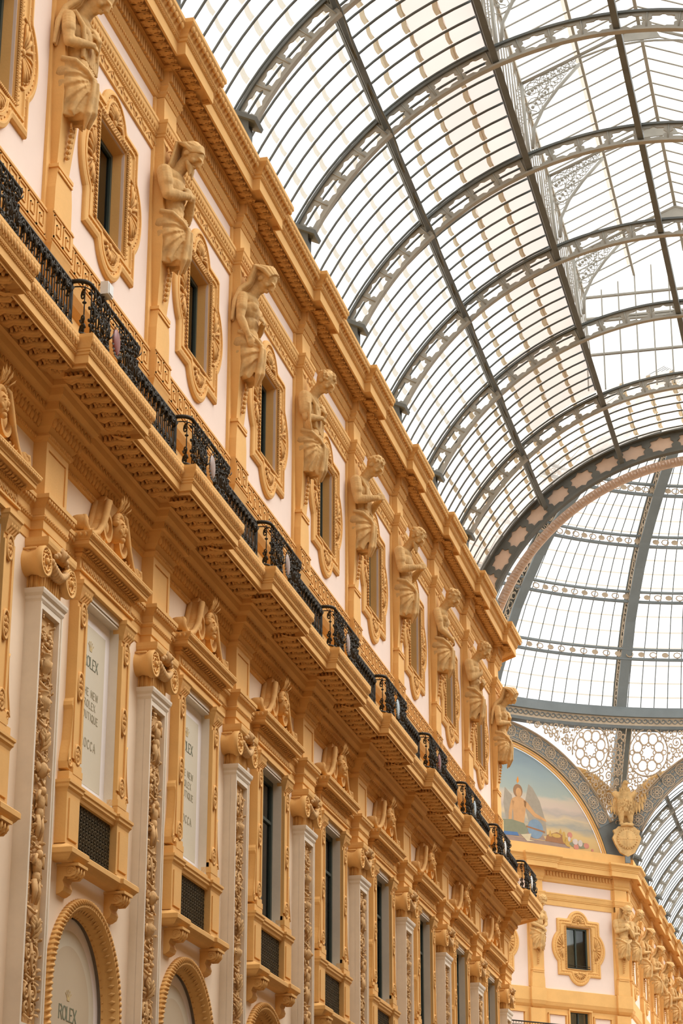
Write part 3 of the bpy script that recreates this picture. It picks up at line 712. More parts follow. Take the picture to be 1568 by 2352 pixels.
def marble_pilaster(seed):
    def f(label):
        t = thing('marble_pilaster', label, 'pilaster', group='marble pilasters between the tall windows')
        b = MB()
        b.box(-.44, .44, .10, .235, 0, 11.76)
        for s in (-1, 1): b.box(min(s * .44, s * .345), max(s * .44, s * .345), .23, .325, 0, 11.76)
        b.box(-.345, .345, .23, .325, 0, 5.92); b.box(-.345, .345, .23, .325, 11.62, 11.76)
        for s in (-1, 1): b.box(s * .44 if s < 0 else .40, -.40 if s < 0 else .44, .325, .34, 0, 11.7)
        b.build('shaft', MARBLE, t)
        b = MB(); pr = [(-.1, 11.70), (0.0, 11.70), (.02, 11.74), (.02, 11.78), (.05, 11.82), (.06, 11.86), (.06, 11.89), (-.1, 11.89)]
        b.sweep(pr, [(-.44, .10, -1, 0), (-.44, .33, -1, 1), (.44, .33, 1, 1), (.44, .10, 1, 0)]); b.build('necking', MARBLE, t)
        b = MB(); b.box(-.345, .345, .22, .245, 5.92, 11.62); relief_panel(seed, b, .3, 6.05, 11.6, .25); b.build('carved_relief', RELIEF, t)
        # ionic capital
        c = MB(); c.box(-.40, .40, .10, .28, 11.89, 12.45)
        for k in range(9):
            u = -.36 + .09 * k; c.tube([(u, .285, 11.90), (u, .295, 12.18)], .028, 5)
        for k in range(3): c.tube([(-.405, .10 + .07 * k, 11.90), (-.405, .10 + .07 * k, 12.18)], .026, 5)
        c.lathe((0, .30, 12.24), [(.06, -.42), (.075, -.2), (.09, 0), (.075, .2), (.06, .42)], 8, 'x')
        cap = c.build('capital', OCHRE, t)
        c = MB(); c.sweep([(-.1, 12.46), (0, 12.46), (.03, 12.50), (.04, 12.55), (.04, 12.61), (-.1, 12.62)], [(-.54, .10, -1, 0), (-.54, .42, -1, 1), (.54, .42, 1, 1), (.54, .10, 1, 0)]); c.build('abacus', OCHRE, cap)
        for s in (-1, 1):
            c = MB(); cc = (s * .50, 12.26)
            c.lathe((cc[0], 0, cc[1]), [(.20, .10), (.17, .18), (.19, .28), (.225, .33), (.225, .42), (.19, .425), (.18, .39), (.0, .39)], 22, 'd')
            c.spiral(cc, .165, 1.6, .022, .41, a0=pi / 2, cw=s, n=30)
            for q in range(14):
                a = 2 * pi * q / 14; c.ell((cc[0] + .145 * cos(a), .41, cc[1] + .145 * sin(a)), (.02, .025, .02), 5, 4)
            c.ell((cc[0], .42, cc[1]), (.05, .04, .05), 8, 6)
            for q in range(3): c.tube([(cc[0] - .12 + q * .12, .06, cc[1] + .19 - .02 * abs(q - 1)), (cc[0] - .12 + q * .12, .30, cc[1] + .19 - .02 * abs(q - 1))], .02, 4)
            c.build('volute', OCHRE, cap)
        c = MB()       # swag and small head between the volutes
        for q in range(13):
            x = -.30 + .05 * q; r = .045 + .035 * cos(x * 4.5); c.ell((x, .40, 12.33 - .14 * cos(x * 5)), (.04, r + .01, r), 8, 6)
        c.ell((0, .46, 12.50), (.075, .08, .09), 9, 7); c.ell((0, .54, 12.49), (.018, .025, .03), 5, 4)
        for q in range(8): a = q * pi / 8; c.ell((.085 * cos(a), .44, 12.52 + .075 * sin(a)), (.035, .04, .035), 6, 5)
        for s in (-1, 1): c.ell((s * .16, .45, 12.46), (.05, .05, .05), 7, 5); c.ell((s * .23, .44, 12.42), (.04, .04, .04), 7, 5)
        c.build('swag', RELIEF, cap)
        # panelled block above, reaching the balcony
        c = MB(); c.box(-.45, .45, .10, .285, 13.28, 14.12)
        for (u0, u1, z0, z1) in ((-.45, -.36, 13.28, 14.12), (.36, .45, 13.28, 14.12), (-.36, .36, 13.28, 13.36), (-.36, .36, 14.02, 14.12)): c.box(u0, u1, .285, .305, z0, z1)
        c.build('upper_block', OCHRE, t)
        return t
    return f
PN = ['nearest whole', 'second', 'third', 'fourth', 'fifth', 'sixth', 'seventh', 'eighth', 'corner']
MPs = []
def plab(p):
    return 'marble pilaster cut by the lower left edge of the photo' if p < 0 else 'marble pilaster with carved relief and ionic capital, below the ' + SN[p]
for sd_, pl in ((11, [0, 3, 6]), (23, [1, 4, 7, -1]), (37, [2, 5, 8])):
    place(marble_pilaster(sd_), pl, LOCP, plab)
# ================================================================== printed letters as flat ribbons
GL = {'R': [[(0, 0), (0, 1), (.42, 1), (.58, .88), (.58, .66), (.42, .54), (0, .54)], [(.3, .54), (.66, 0)]],
 'O': [[(.36 + .36 * cos(pi * q / 9), .5 + .5 * sin(pi * q / 9)) for q in range(19)]], 'L': [[(0, 1), (0, 0), (.52, 0)]],
 'E': [[(.55, 1), (0, 1), (0, 0), (.55, 0)], [(0, .52), (.42, .52)]], 'X': [[(0, 1), (.68, 0)], [(.68, 1), (0, 0)]],
 'T': [[(0, 1), (.64, 1)], [(.32, 1), (.32, 0)]], 'H': [[(0, 0), (0, 1)], [(.6, 0), (.6, 1)], [(0, .5), (.6, .5)]],
 'N': [[(0, 0), (0, 1), (.62, 0), (.62, 1)]], 'W': [[(0, 1), (.24, 0), (.48, .9), (.72, 0), (.96, 1)]],
 'B': [[(0, 0), (0, 1), (.4, 1), (.54, .88), (.54, .66), (.4, .54), (0, .54)], [(.4, .54), (.6, .42), (.6, .14), (.42, 0), (0, 0)]],
 'U': [[(0, 1), (0, .3), (.1, .06), (.3, 0), (.5, .06), (.6, .3), (.6, 1)]], 'I': [[(.05, 0), (.05, 1)]],
 'Q': [[(.36 + .36 * cos(pi * q / 9), .5 + .5 * sin(pi * q / 9)) for q in range(19)], [(.42, .25), (.74, -.1)]],
 'C': [[(.36 + .36 * cos(radians(45 + 270 * q / 12)), .5 + .5 * sin(radians(45 + 270 * q / 12))) for q in range(13)]],
 'A': [[(0, 0), (.34, 1), (.68, 0)], [(.12, .34), (.56, .34)]]}
def text(b, s, cx, z, h, d, t, serif=False, gap=.24):
    ws = [max(x for st in GL[c] for x, y in st) if c != ' ' else .35 for c in s]
    tot = sum(ws) * h + gap * h * (len(s) - 1); x = cx - tot / 2
    for c, w_ in zip(s, ws):
        if c != ' ':
            for st in GL[c]:
                for (a, e), (a2, e2) in zip(st, st[1:]):
                    p = Vector((x + a * h, z + e * h)); q = Vector((x + a2 * h, z + e2 * h)); dr = q - p
                    if dr.length < 1e-6: continue
                    dr.normalize(); k = t * (1.25 if abs(dr.y) > .6 else (.6 if serif else 1.0)); nrm = Vector((-dr.y, dr.x)) * k / 2; ex = dr * t * .35
                    b.prism([tuple(p - ex + nrm), tuple(q + ex + nrm), tuple(q + ex - nrm), tuple(p - ex - nrm)], d, d + .004)
            if serif:
                for st in GL[c]:
                    for (a, e) in (st[0], st[-1]):
                        if e in (0, 1) and c != 'O': b.box(x + a * h - .09 * h, x + a * h + .09 * h, d, d + .004, z + e * h - t * .3, z + e * h + t * .3)
        x += (w_ + gap) * h
def coronet(b, cx, z, s, d):
    b.prism([(cx - .32 * s, z), (cx + .32 * s, z), (cx + .38 * s, z + .22 * s), (cx - .38 * s, z + .22 * s)], d, d + .004)
    for q in range(5):
        a = radians(90 + (q - 2) * 26); e = (cx + cos(a) * s * .95, z + .15 * s + sin(a) * s * .85)
        b.prism([(cx + cos(a) * .3 * s - .09 * s, z + .2 * s), (cx + cos(a) * .3 * s + .09 * s, z + .2 * s), e], d, d + .004)
        b.ring(e, 0.001, .09 * s, d, d + .004, 10)
# ================================================================== tall window of the lower storey
def aedicule(kind):
    def f(label):
        t = thing('tall_window', label, 'window', group='tall pedimented windows')
        for s in (-1, 1):       # flanking strips with rosettes and side scrolls
            c = s * 1.0; b = MB()
            b.box(c - .19, c + .19, .1, .235, 9.70, 12.30)
            for (u0, u1) in ((c - .19, c - .12), (c + .12, c + .19)): b.box(u0, u1, .235, .26, 9.9, 12.2)
            b.box(c - .20, c + .20, .1, .28, 9.66, 9.76); b.box(c - .19, c + .19, .1, .265, 9.76, 9.84)
            p = b.build('side_pilaster', OCHRE, t)
            b = MB(); b.sweep([(-.05, 12.28), (.0, 12.29), (.01, 12.33), (.03, 12.40), (.06, 12.48), (.07, 12.52), (.09, 12.54), (.09, 12.60), (-.05, 12.61)], [(c - .17, .1, -1, 0), (c - .17, .25, -1, 1), (c + .17, .25, 1, 1), (c + .17, .1, 1, 0)])
            for q in range(4): b.leaf((c - .13 + q * .087, .25, 12.32), (c - .13 + q * .087, .31, 12.44), (.035, 0, 0), (0, .05, 0), 2, .4, 4)
            b.build('small_capital', OCHRE, p)
            for z, hh in ((12.12, .17), (11.02, .20), (9.98, .14)):
                b = MB(); P = [(c + .11 * cos(2 * pi * q / 20), .255, z + hh * sin(2 * pi * q / 20)) for q in range(20)]
                b.tube(P, .026, 5, True)
                for q in range(8): b.ell((c + .055 * cos(q * pi / 4), .25, z + hh * .5 * sin(q * pi / 4)), (.03, .03, .04), 6, 4)
                b.ell((c, .26, z), (.03, .04, .04), 6, 5); b.build('rosette', OCHRE2, p)
            b = MB(); x = c + s * .19
            P = [(x, z) for z in (9.70, 10.80)]
            pr = [(x, 9.70), (x + s * .14, 9.72), (x + s * .16, 9.82), (x + s * .13, 9.95), (x + s * .07, 10.15), (x + s * .04, 10.4), (x + s * .03, 10.62), (x + s * .06, 10.68), (x + s * .05, 10.74), (x + s * .02, 10.78), (x, 10.8)]
            b.prism(pr, .1, .24); b.spiral((x + s * .075, 9.82), .07, 1.3, .02, .245, a0=0, cw=s, n=16); b.tube([(a, .245, z) for a, z in pr[2:8]], .016, 4); b.build('side_scroll', OCHRE, p)
        b = MB()        # lintel with carved frieze
        b.box(-1.24, 1.24, .1, .27, 12.60, 12.66); b.box(-1.22, 1.22, .1, .25, 12.66, 12.76); b.box(-1.25, 1.25, .1, .285, 12.755, 12.785); b.box(-1.20, 1.20, .1, .24, 12.785, 12.98)
        li = b.build('lintel', OCHRE, t); b = MB()
        for q in range(16):
            u = -1.13 + 2.26 * (q + .5) / 16; b.tube([(u - .045, .245, 12.94), (u - .05, .26, 12.86), (u, .265, 12.81), (u + .05, .26, 12.86), (u + .045, .245, 12.94)], .013, 4); b.ell((u, .25, 12.90), (.022, .025, .04), 5, 4)
        b.build('carved_frieze', OCHRE2, li)
        b = MB()        # cornice
        b.sweep([(-.1, 12.975), (.0, 12.98), (.02, 12.99), (.035, 13.02), (.02, 13.045), (.05, 13.05), (.05, 13.10), (.16, 13.105), (.19, 13.105), (.19, 13.165), (.205, 13.17), (.205, 13.19), (.23, 13.22), (.255, 13.27), (.255, 13.295), (-.1, 13.31)], [(-1.20, .1, -1, 0), (-1.20, .25, -1, 1), (1.20, .25, 1, 1), (1.20, .1, 1, 0)])
        co = b.build('cornice', OCHRE, t); b = MB()
        for q in range(40): u = -1.42 + 2.84 * (q + .5) / 40; b.ell((u, .49, 13.235), (.027, .022, .035), 5, 4)
        for q in range(22):
            u = -1.22 + 2.44 * (q + .5) / 22; b.leaf((u, .30, 13.045), (u, .36, 13.105), (.045, 0, 0), (0, .04, -.02), 2, .3, 4); b.ell((u + .055, .33, 13.085), (.02, .03, .03), 5, 4)
        for q in range(36): u = -1.22 + 2.44 * (q + .5) / 36; b.ell((u, .285, 13.02), (.024, .02, .024), 5, 4)
        for s in (-1, 1):
            for q in range(4): b.ell((s * 1.455, .16 + .08 * q, 13.235), (.022, .027, .035), 5, 4)
        b.build('egg_moulding', OCHRE2, co)
        # crest with a mask between scrolls
        b = MB(); b.prism([(-.95, 13.31), (.95, 13.31), (.80, 13.5), (.52, 13.62), (.38, 13.95), (.26, 14.12), (-.26, 14.12), (-.38, 13.95), (-.52, 13.62), (-.80, 13.5)], .11, .25)
        cr = b.build('crest', OCHRE, t)
        for s in (-1, 1):
            b = MB(); P = [(s * .24, .30, 14.02), (s * .36, .32, 13.99), (s * .45, .33, 13.82), (s * .56, .33, 13.62), (s * .74, .32, 13.46), (s * .95, .31, 13.37), (s * 1.12, .30, 13.37), (s * 1.22, .29, 13.44), (s * 1.20, .29, 13.52), (s * 1.12, .29, 13.51)]
            b.tube(P, [.05, .055, .05, .048, .045, .045, .05, .05, .045, .03], 7)
            b.tube([(u, .14, z) for u, d, z in P[:8]], .05, 6); b.bridge([(u, .14, z + .03) for u, d, z in P[:8]], [(u, .32, z + .03) for u, d, z in P[:8]], False)
            b.ring((s * .34, 13.66), .15, .20, .22, .33, 22); b.ell((s * .34, .25, 13.66), (.11, .08, .12), 10, 7)
            b.spiral((s * .60, 13.45), .09, 1.2, .022, .29, a0=pi / 2, cw=-s, n=14)
            for q in range(5): b.leaf((s * (.5 + .12 * q), .24, 13.33), (s * (.56 + .12 * q), .33, 13.44 - .02 * q), (.04, 0, 0), (0, .06, 0), 3, .5, 5)
            b.lathe((s * 1.16, 0, 13.47), [(.0, .12), (.09, .13), (.10, .18), (.10, .28), (.06, .31), (0, .32)], 12, 'd')
            b.build('crest_scroll', OCHRE2, cr)
        b = MB(); z = 13.72
        b.ell((0, .33, z), (.125, .14, .17), 14, 11); b.ell((0, .455, z - .01), (.025, .04, .045), 8, 6); b.ell((0, .44, z - .085), (.045, .025, .014), 8, 5); b.ell((0, .42, z - .14), (.05, .045, .04), 8, 6)
        for s in (-1, 1): b.ell((s * .05, .45, z + .03), (.022, .014, .012), 6, 4); b.ell((s * .05, .44, z + .065), (.04, .02, .014), 6, 4); b.ell((s * .07, .42, z - .04), (.04, .03, .04), 6, 5)
        for q in range(13): a = pi * q / 12; b.ell((.14 * cos(a), .36, z + .06 + .13 * sin(a)), (.045, .06, .045), 7, 5)
        for q in range(5):
            a = radians(90 + (q - 2) * 24); b.leaf((cos(a) * .10, .32, z + .17 + .03 * sin(a)), (cos(a) * .30, .42, z + .18 + .28 * sin(a)), (.05, 0, .02), (0, .07, 0), 3, .7, 6)
        mk = b.build('mask', OCHRE2, cr); cr.scale = (1.08, 1.15, 1.22); cr.location = (0, .1 * .15, 13.31 * (1 - 1.22))
        # pedestals, sill course, grille, brackets
        for s in (-1, 1):
            c = s * 1.11; b = MB(); b.box(c - .27, c + .27, .1, .27, 8.62, 9.36); b.box(c - .19, c + .19, .27, .29, 8.7, 9.28)
            b.build('pedestal', OCHRE, t)
        b = MB(); pr = [(-.1, 9.35), (0, 9.36), (.015, 9.40), (.04, 9.43), (.04, 9.47), (.06, 9.49), (.06, 9.53), (-.1, 9.55)]
        b.sweep(pr, [(-1.38, .1, -1, 0), (-1.38, .27, -1, 1), (-.84, .27, 1, 1), (-.84, .22, 1, 1), (.84, .22, -1, 1), (.84, .27, -1, 1), (1.38, .27, 1, 1), (1.38, .1, 1, 0)])
        for s in (-1, 1): b.box(s * 1.08 - .27, s * 1.08 + .27, .1, .275, 9.54, 9.67)
        b.box(-.81, .81, .1, .23, 9.54, 9.60)
        b.build('pedestal_course', OCHRE, t)
        b = MB(); r = random.Random(5)
        b.box(-.80, .80, .10, .13, 8.60, 9.36)
        g = b.build('grille_backing', BLACK, t); b = MB()
        for q in range(14):
            u = -.80 + 1.6 * q / 13; b.tube([(u, .16, 8.60), (u, .16, 9.36)], .010, 4)
        for i in range(13):
            for j in range(7):
                u = -.74 + 1.48 * i / 12; z = 8.66 + .63 * j / 6; b.ring((u, z), .026, .046, .15, .18, 8)
                if j < 6 and i < 12:
                    for a in (0, 1, 2, 3): b.ell((u + .062 + .02 * cos(a * pi / 2), .17, z + .052 + .02 * sin(a * pi / 2)), (.013, .01, .013), 4, 3)
        b.box(-.80, .80, .13, .17, 8.60, 8.63); b.box(-.80, .80, .13, .17, 9.33, 9.36)
        b.build('iron_grille', IRON2, t)
        b = MB(); pr = [(-.2, 8.36), (-.06, 8.365), (-.03, 8.38), (.0, 8.41), (.02, 8.44), (.05, 8.46), (.05, 8.53), (.03, 8.55), (-.1, 8.62)]
        b.sweep(pr, [(-1.45, .1, -1, 0), (-1.45, .38, -1, 1), (-.82, .38, 1, 1), (-.82, .33, 1, 1), (.82, .33, -1, 1), (.82, .38, -1, 1), (1.45, .38, 1, 1), (1.45, .1, 1, 0)])
        b.build('sill', OCHRE, t)
        for s in (-1, 1):
            b = MB(); c = s * 1.02
            pr = [(.1, 8.36), (.40, 8.36), (.40, 8.33), (.37, 8.32), (.39, 8.27), (.37, 8.20), (.30, 8.17), (.22, 8.18), (.19, 8.12), (.22, 8.04), (.20, 7.98), (.14, 7.94), (.1, 7.93)]
            b.prism_u(pr, c - .17, c + .17); b.prism_u([(.1, 8.32), (.43, 8.32), (.43, 8.36), (.1, 8.36)], c - .2, c + .2)
            for q in (-.11, 0, .11): b.tube([(c + q, .395, 8.30), (c + q, .40, 8.24), (c + q, .34, 8.17), (c + q, .24, 8.17)], .022, 5)
            for e in (-1, 1): b.spiral((c + e * .175, .30, 8.25), .06, 1.2, .014, 0, e1=(0, 1, 0), e2=(0, 0, 1), n=14)
            b.build('bracket', OCHRE, t)
        # marble jamb
        b = MB(); o = [(-.95, 9.60), (.95, 9.60), (.95, 12.60), (-.95, 12.60)]; i_ = [(-.80, 9.62), (.80, 9.62), (.80, 12.46), (-.80, 12.46)]
        b.bridge([(u, .19, z) for u, z in o], [(u, .19, z) for u, z in i_]); b.bridge([(u, .19, z) for u, z in i_], [(u, -.10, z) for u, z in i_]); b.bridge([(u, .19, z) for u, z in o], [(u, .1, z) for u, z in o])
        b.bridge([(u * .985, .205, z) for u, z in o], [(u, .205, z) for u, z in [(-.84, 9.62), (.84, 9.62), (.84, 12.50), (-.84, 12.50)]])
        b.build('marble_jamb', MARBLE, t)
        if kind == 'banner':
            b = MB(); b.box(-.80, .80, .02, .045, 9.60, 12.46); bn = b.build('banner', WHITE, t)
            b = MB(); b.box(-.60, .60, .045, .048, 9.78, 12.24); b.build('banner_field', BEIGEL, bn)
            b = MB(); coronet(b, -.05, 11.86, .15, .049); b.build('printed_coronet', GOLD, bn)
            b = MB(); text(b, 'ROLEX', -.02, 11.60, .165, .049, .016, True, .16); b.build('printed_name', INK, bn)
            b = MB(); text(b, 'THE NEW', 0, 11.16, .11, .049, .010, gap=.35); text(b, 'ROLEX', 0, 10.98, .11, .049, .010, gap=.35); text(b, 'BOUTIQUE', 0, 10.80, .11, .049, .010, gap=.35); text(b, 'ROCCA', 0, 10.36, .13, .049, .012, gap=.4); b.build('printed_text', INKL, bn)
        else:
            b = MB()
            for s in (-1, 1): b.box(s * .80 if s < 0 else .70, -.70 if s < 0 else .80, -.06, .02, 9.60, 12.46)
            b.box(-.70, .70, -.06, .02, 9.60, 9.72); b.box(-.70, .70, -.06, .02, 12.36, 12.46); b.box(-.04, .04, -.055, .03, 9.72, 12.36); b.box(-.70, .70, -.05, .015, 11.6, 11.66)
            fr = b.build('sash_frame', WOODG, t); b = MB(); b.box(-.70, .70, -.03, -.025, 9.72, 12.36); b.build('pane', WGLASS, fr)
            b = MB(); n = 60; A = [(-.74 + 1.48 * i / n, -.13 + .025 * sin(i * 1.3), 9.6) for i in range(n + 1)]; b.bridge(A, [(u, d, 12.45) for u, d, z in A], False, True); b.build('curtain', CURTAIN, t, recalc=False)
        return t
    return f
def wlab(p):
    if p < 0: return 'tall pedimented window cut off by the left edge of the photo'
    q = 'between the marble pilasters below the %s and the %s' % (SN[p].replace(' statue', ''), SN[p + 1].replace(' statue', ''))
    return ('tall window with a white banner ' if p < 2 else 'tall curtained window ') + q
place(aedicule('banner'), [0, 1], LOCW, wlab)
place(aedicule('sash'), [-1, 2, 3, 4, 5, 6, 7], LOCW, wlab)
# ================================================================== arched openings at the bottom
def arch_frame(kind):
    def f(label):
        t = thing('arched_opening', label, 'arch', group='arched mezzanine openings'); zc = 6.5
        def arc(R, n=36): return [(-R, 1.0)] + [(R * cos(pi - pi * i / n), zc + R * sin(pi * i / n)) for i in range(n + 1)] + [(R, 1.0)]
        L = [(1.55, .10), (1.55, .17), (1.51, .20), (1.44, .20), (1.41, .17), (1.36, .10), (1.33, .0), (1.31, -.04)]
        b = MB(); rr = [[(u, d, z) for u, z in arc(R)] for R, d in L]
        for A, B in zip(rr, rr[1:]): b.bridge(A, B, False, True)
        b.build('archivolt', OCHRE, t, recalc=False)
        b = MB()
        for q in range(110):
            s_ = q / 109 * (pi * 1.54 + 5.0) - 2.5
            if s_ < 0: P = (-1.535, zc + s_); nrm = (-1, 0)
            elif s_ > pi * 1.54: P = (1.535, zc - (s_ - pi * 1.54)); nrm = (1, 0)
            else: a = pi - s_ / 1.54; P = (1.535 * cos(a), zc + 1.535 * sin(a)); nrm = (cos(a), sin(a))
            tx = (-nrm[1], nrm[0]); b.tube([(P[0] + nrm[0] * .01 + tx[0] * .03, .11, P[1] + nrm[1] * .01 + tx[1] * .03), (P[0] + nrm[0] * .0, .195, P[1]), (P[0] - nrm[0] * .06 - tx[0] * .03, .21, P[1] - nrm[1] * .06 - tx[1] * .03)], .026, 5)
        b.build('gadrooned_rim', OCHRE2, t)
        b = MB()
        for q in range(78):
            s_ = q / 77 * (pi * 1.39 + 5.0) - 2.5
            if s_ < 0: P = (-1.385, zc + s_); nrm = (-1, 0)
            elif s_ > pi * 1.39: P = (1.385, zc - (s_ - pi * 1.39)); nrm = (1, 0)
            else: a = pi - s_ / 1.39; P = (1.385 * cos(a), zc + 1.385 * sin(a)); nrm = (cos(a), sin(a))
            b.leaf((P[0] + nrm[0] * .03, .16, P[1] + nrm[1] * .03), (P[0] - nrm[0] * .045, .05, P[1] - nrm[1] * .045), (-nrm[1] * .035, 0, nrm[0] * .035), (-nrm[0] * .04, .03, -nrm[1] * .04), 2, .3, 4)
            P2 = (P[0] * .952, zc + (P[1] - zc) * (.952 if s_ > 0 and s_ < pi * 1.39 else 1)); b.ell((P2[0], -.02, P2[1]), (.02, .02, .02), 4, 3)
        b.build('leaf_moulding', OCHRE2, t)
        if kind == 'banner':
            b = MB(); b.prism(arc(1.31), -.12, -.09); bn = b.build('banner', WHITE, t)
            b = MB(); b.prism(arc(1.12), -.09, -.087); b.build('banner_border', BEIGEL, bn); b = MB(); b.prism(arc(.90), -.087, -.084); b.build('banner_field', BEIGE, bn)
            b = MB(); coronet(b, 0, 6.62, .15, -.083); b.build('printed_coronet', GOLD, bn); b = MB(); text(b, 'ROLEX', 0, 6.34, .19, -.083, .024, True, .16); b.build('printed_name', INK, bn)
        else:
            b = MB(); b.prism(arc(1.31), -.22, -.19); b.build('shutter', CURTAIND, t)
            b = MB(); rr = [[(u, d, z) for u, z in arc(R)] for R, d in ((1.31, -.04), (1.2, -.04), (1.2, -.12), (1.1, -.12), (1.1, -.19))]
            for A, B in zip(rr, rr[1:]): b.bridge(A, B, False, True)
            b.build('inner_moulding', OCHRE, t, recalc=False)
        return t
    return f
def alab(p): return ('arched opening rim at the lower left edge of the photo' if p < 0 else ('arched opening filled with a printed banner, below the ' if p < 2 else 'arched opening with brown shutter, below the ') + ORD[p] + ' tall window from the near end')
place(arch_frame('banner'), [0, 1], LOCW, alab); place(arch_frame('sash'), [-1, 2], LOCW, alab)
# ================================================================== wrought-iron balcony railing
def rail_straight(label):      # spans u 1.22 .. 3.78 from the pilaster axis
    t = thing('iron_railing', label, 'railing', group='straight railings of the long balcony'); D = .86; u0, u1 = 1.285, 3.715
    b = MB(); b.tube([(u0, D, 16.20), (u1, D, 16.20)], .032, 6); b.tube([(u0, D, 16.12), (u1, D, 16.12)], .012, 4); b.build('handrail', IRON, t)
    b = MB(); b.tube([(u0, D, 15.37), (u1, D, 15.37)], .018, 4); b.tube([(u0, D, 15.62), (u1, D, 15.62)], .010, 4); b.build('bottom_rail', IRON, t)
    us = frange(u0, u1, .195); bb = MB(); bb.tube([(0, D, 15.36), (0, D, 16.19)], .015, 5)
    for z, r in ((15.66, .03), (15.70, .02), (15.93, .036), (15.96, .022)): bb.ell((0, D, z), (r, r, .018), 6, 4)
    for s in (-1, 1):
        bb.leaf((0, D, 15.97), (s * .04, D + .05, 16.10), (.02, 0, 0), (0, .03, 0), 2, .3, 4)
    o = bb.build('baluster', IRON, t); o.location = (us[0], 0, 0)
    for u in us[1:]: k = o.copy(); COL.objects.link(k); k.parent = t; k.location = (u, 0, 0)
    th = MB(); th.tube([(0, D, 15.36), (0, D, 16.12)], .008, 4)
    b = MB()
    for u in us:
        x = u + .0975
        if x < u1: b.tube([(x, D, 15.36), (x, D, 16.19)], .011, 4)
    b.build('thin_bar_lattice', IRON, t)
    b = MB(); b2 = MB(); r = random.Random(3)
    for u in us:
        for s in (-1, 1):
            b.spiral((u + s * .048, 16.06), .042, 1.2, .013, D + .02, a0=pi / 2, cw=s, n=10); b2.spiral((u + s * .048, 15.46), .05, 1.2, .014, D + .02, a0=-pi / 2, cw=-s, n=10)
            b2.leaf((u, D, 15.40), (u + s * .09, D + .04, 15.56), (.035, 0, .02), (0, .05, 0), 3, .4, 5); b.leaf((u, D, 15.96), (u + s * .08, D + .05, 16.12), (.035, 0, .02), (0, .05, 0), 3, .4, 5)
        b2.leaf((u, D, 15.50), (u, D + .03, 15.74), (.05, 0, 0), (0, .05, 0), 3, .2, 6); b.leaf((u, D, 16.14), (u, D + .03, 15.96), (.055, 0, 0), (0, .06, 0), 3, .2, 6)
        for q in range(11): b2.ell((u + r.uniform(-.09, .09), D + r.uniform(-.01, .05), 15.38 + r.uniform(0, .2)), (.027, .025, .027), 5, 4)
        for q in range(9): b.ell((u + r.uniform(-.09, .09), D + r.uniform(-.01, .05), 16.00 + r.uniform(0, .15)), (.025, .024, .025), 5, 4)
    b.build('upper_foliage', IRON, t); b2.build('lower_foliage', IRON, t)
    return t
def rail_bow(med):
    def f(label):
        t = thing('bowed_railing', label, 'railing', group='bowed railings over the pilasters'); H0 = 1.24
        def path(off=0.0, z=0):
            P = [(-H0 - off * .0, .86)]
            for q in range(7): a = pi + (-pi / 2) * q / 6; P.append((-H0 + .17 + .17 * cos(a), .93 + .17 * sin(a) + off))
            return P + [(-u, d) for u, d in reversed(P)]
        PP = path()
        b = MB(); b.tube([(u, d, 16.22) for u, d in PP], .034, 6); b.tube([(u, d, 16.13) for u, d in PP], .012, 4); b.build('handrail', IRON, t)
        b = MB(); b.tube([(u, d, 15.40) for u, d in PP], .02, 5); b.build('bottom_rail', IRON, t)
        for s in (-1, 1):
            b = MB(); b.tube([(s * H0, .86, 15.33), (s * H0, .86, 16.22)], .030, 6); b.ell((s * H0, .86, 15.45), (.045, .045, .03), 8, 5); b.build('post', IRON, t)
            b = MB(); x = s * (H0 - .13)
            b.tube([(x, 1.02, 15.40), (x, 1.02, 16.2)], .010, 5); b.spiral((x, 1.0, 15.50), .085, 1.8, .02, 0, e1=(s * .7, .7, 0), n=16); b.spiral((x, 1.0, 15.68), .065, 1.5, .018, 0, a0=pi, e1=(s * .7, .7, 0), n=14); b.spiral((x, 1.0, 16.06), .075, 1.5, .016, 0, a0=1, e1=(s * .7, .7, 0), n=14); b.ell((x, 1.02, 15.93), (.035, .035, .02), 8, 4)
            b.build('corner_scroll', IRON, t)
        r = random.Random(9); D = 1.09
        for sd in (-1, 1):
            b = MB(); b.tube([(sd * .2, D, 15.405), (sd * 1.04, D, 15.405)], .012, 4)
            for q in range(8): b.tube([(sd * (.24 + .11 * q), D, 15.40), (sd * (.24 + .11 * q), D, 16.2)], .012, 4)
            b.build('bars', IRON, t); b = MB()
            for q in range(4):
                u = sd * (.33 + .215 * q)
                for s in (-1, 1):
                    b.spiral((u + s * .05, 15.56), .05, 1.3, .014, D + .02, a0=pi / 2, cw=s, n=10); b.spiral((u + s * .05, 15.92), .05, 1.3, .014, D + .02, a0=-pi / 2, cw=-s, n=10)
                    b.leaf((u, D, 15.66), (u + s * .10, D + .05, 15.84), (.04, 0, .02), (0, .05, 0), 3, .4, 5); b.leaf((u, D, 15.98), (u + s * .09, D + .05, 16.14), (.04, 0, .02), (0, .05, 0), 3, .4, 5)
                for k in range(20): b.ell((u + r.uniform(-.1, .1), D + r.uniform(-.02, .05), r.uniform(15.42, 16.14)), (.03, .026, .03), 5, 4)
            b.build('foliage', IRON, t)
        b = MB()
        for q in range(20): a = 2 * pi * q / 20; b.leaf((.15 * cos(a), D + .02, 15.80 + .21 * sin(a)), (.21 * cos(a + .2), D + .05, 15.80 + .28 * sin(a + .2)), (.025, 0, .025), (0, .03, 0), 2, .3, 4)
        b.build('wreath', IRON, t)
        b = MB(); b.ell((0, D + .04, 15.80), (.15, .04, .21), 18, 10); b.build('medallion', med, t)
        b = MB(); b.prism_u([(.9, 15.30), (1.2, 15.30), (1.17, 15.36), (1.08, 15.40), (.9, 15.40)], -1.14, 1.14); b.build('rail_base', OCHRE, t)
        return t
    return f
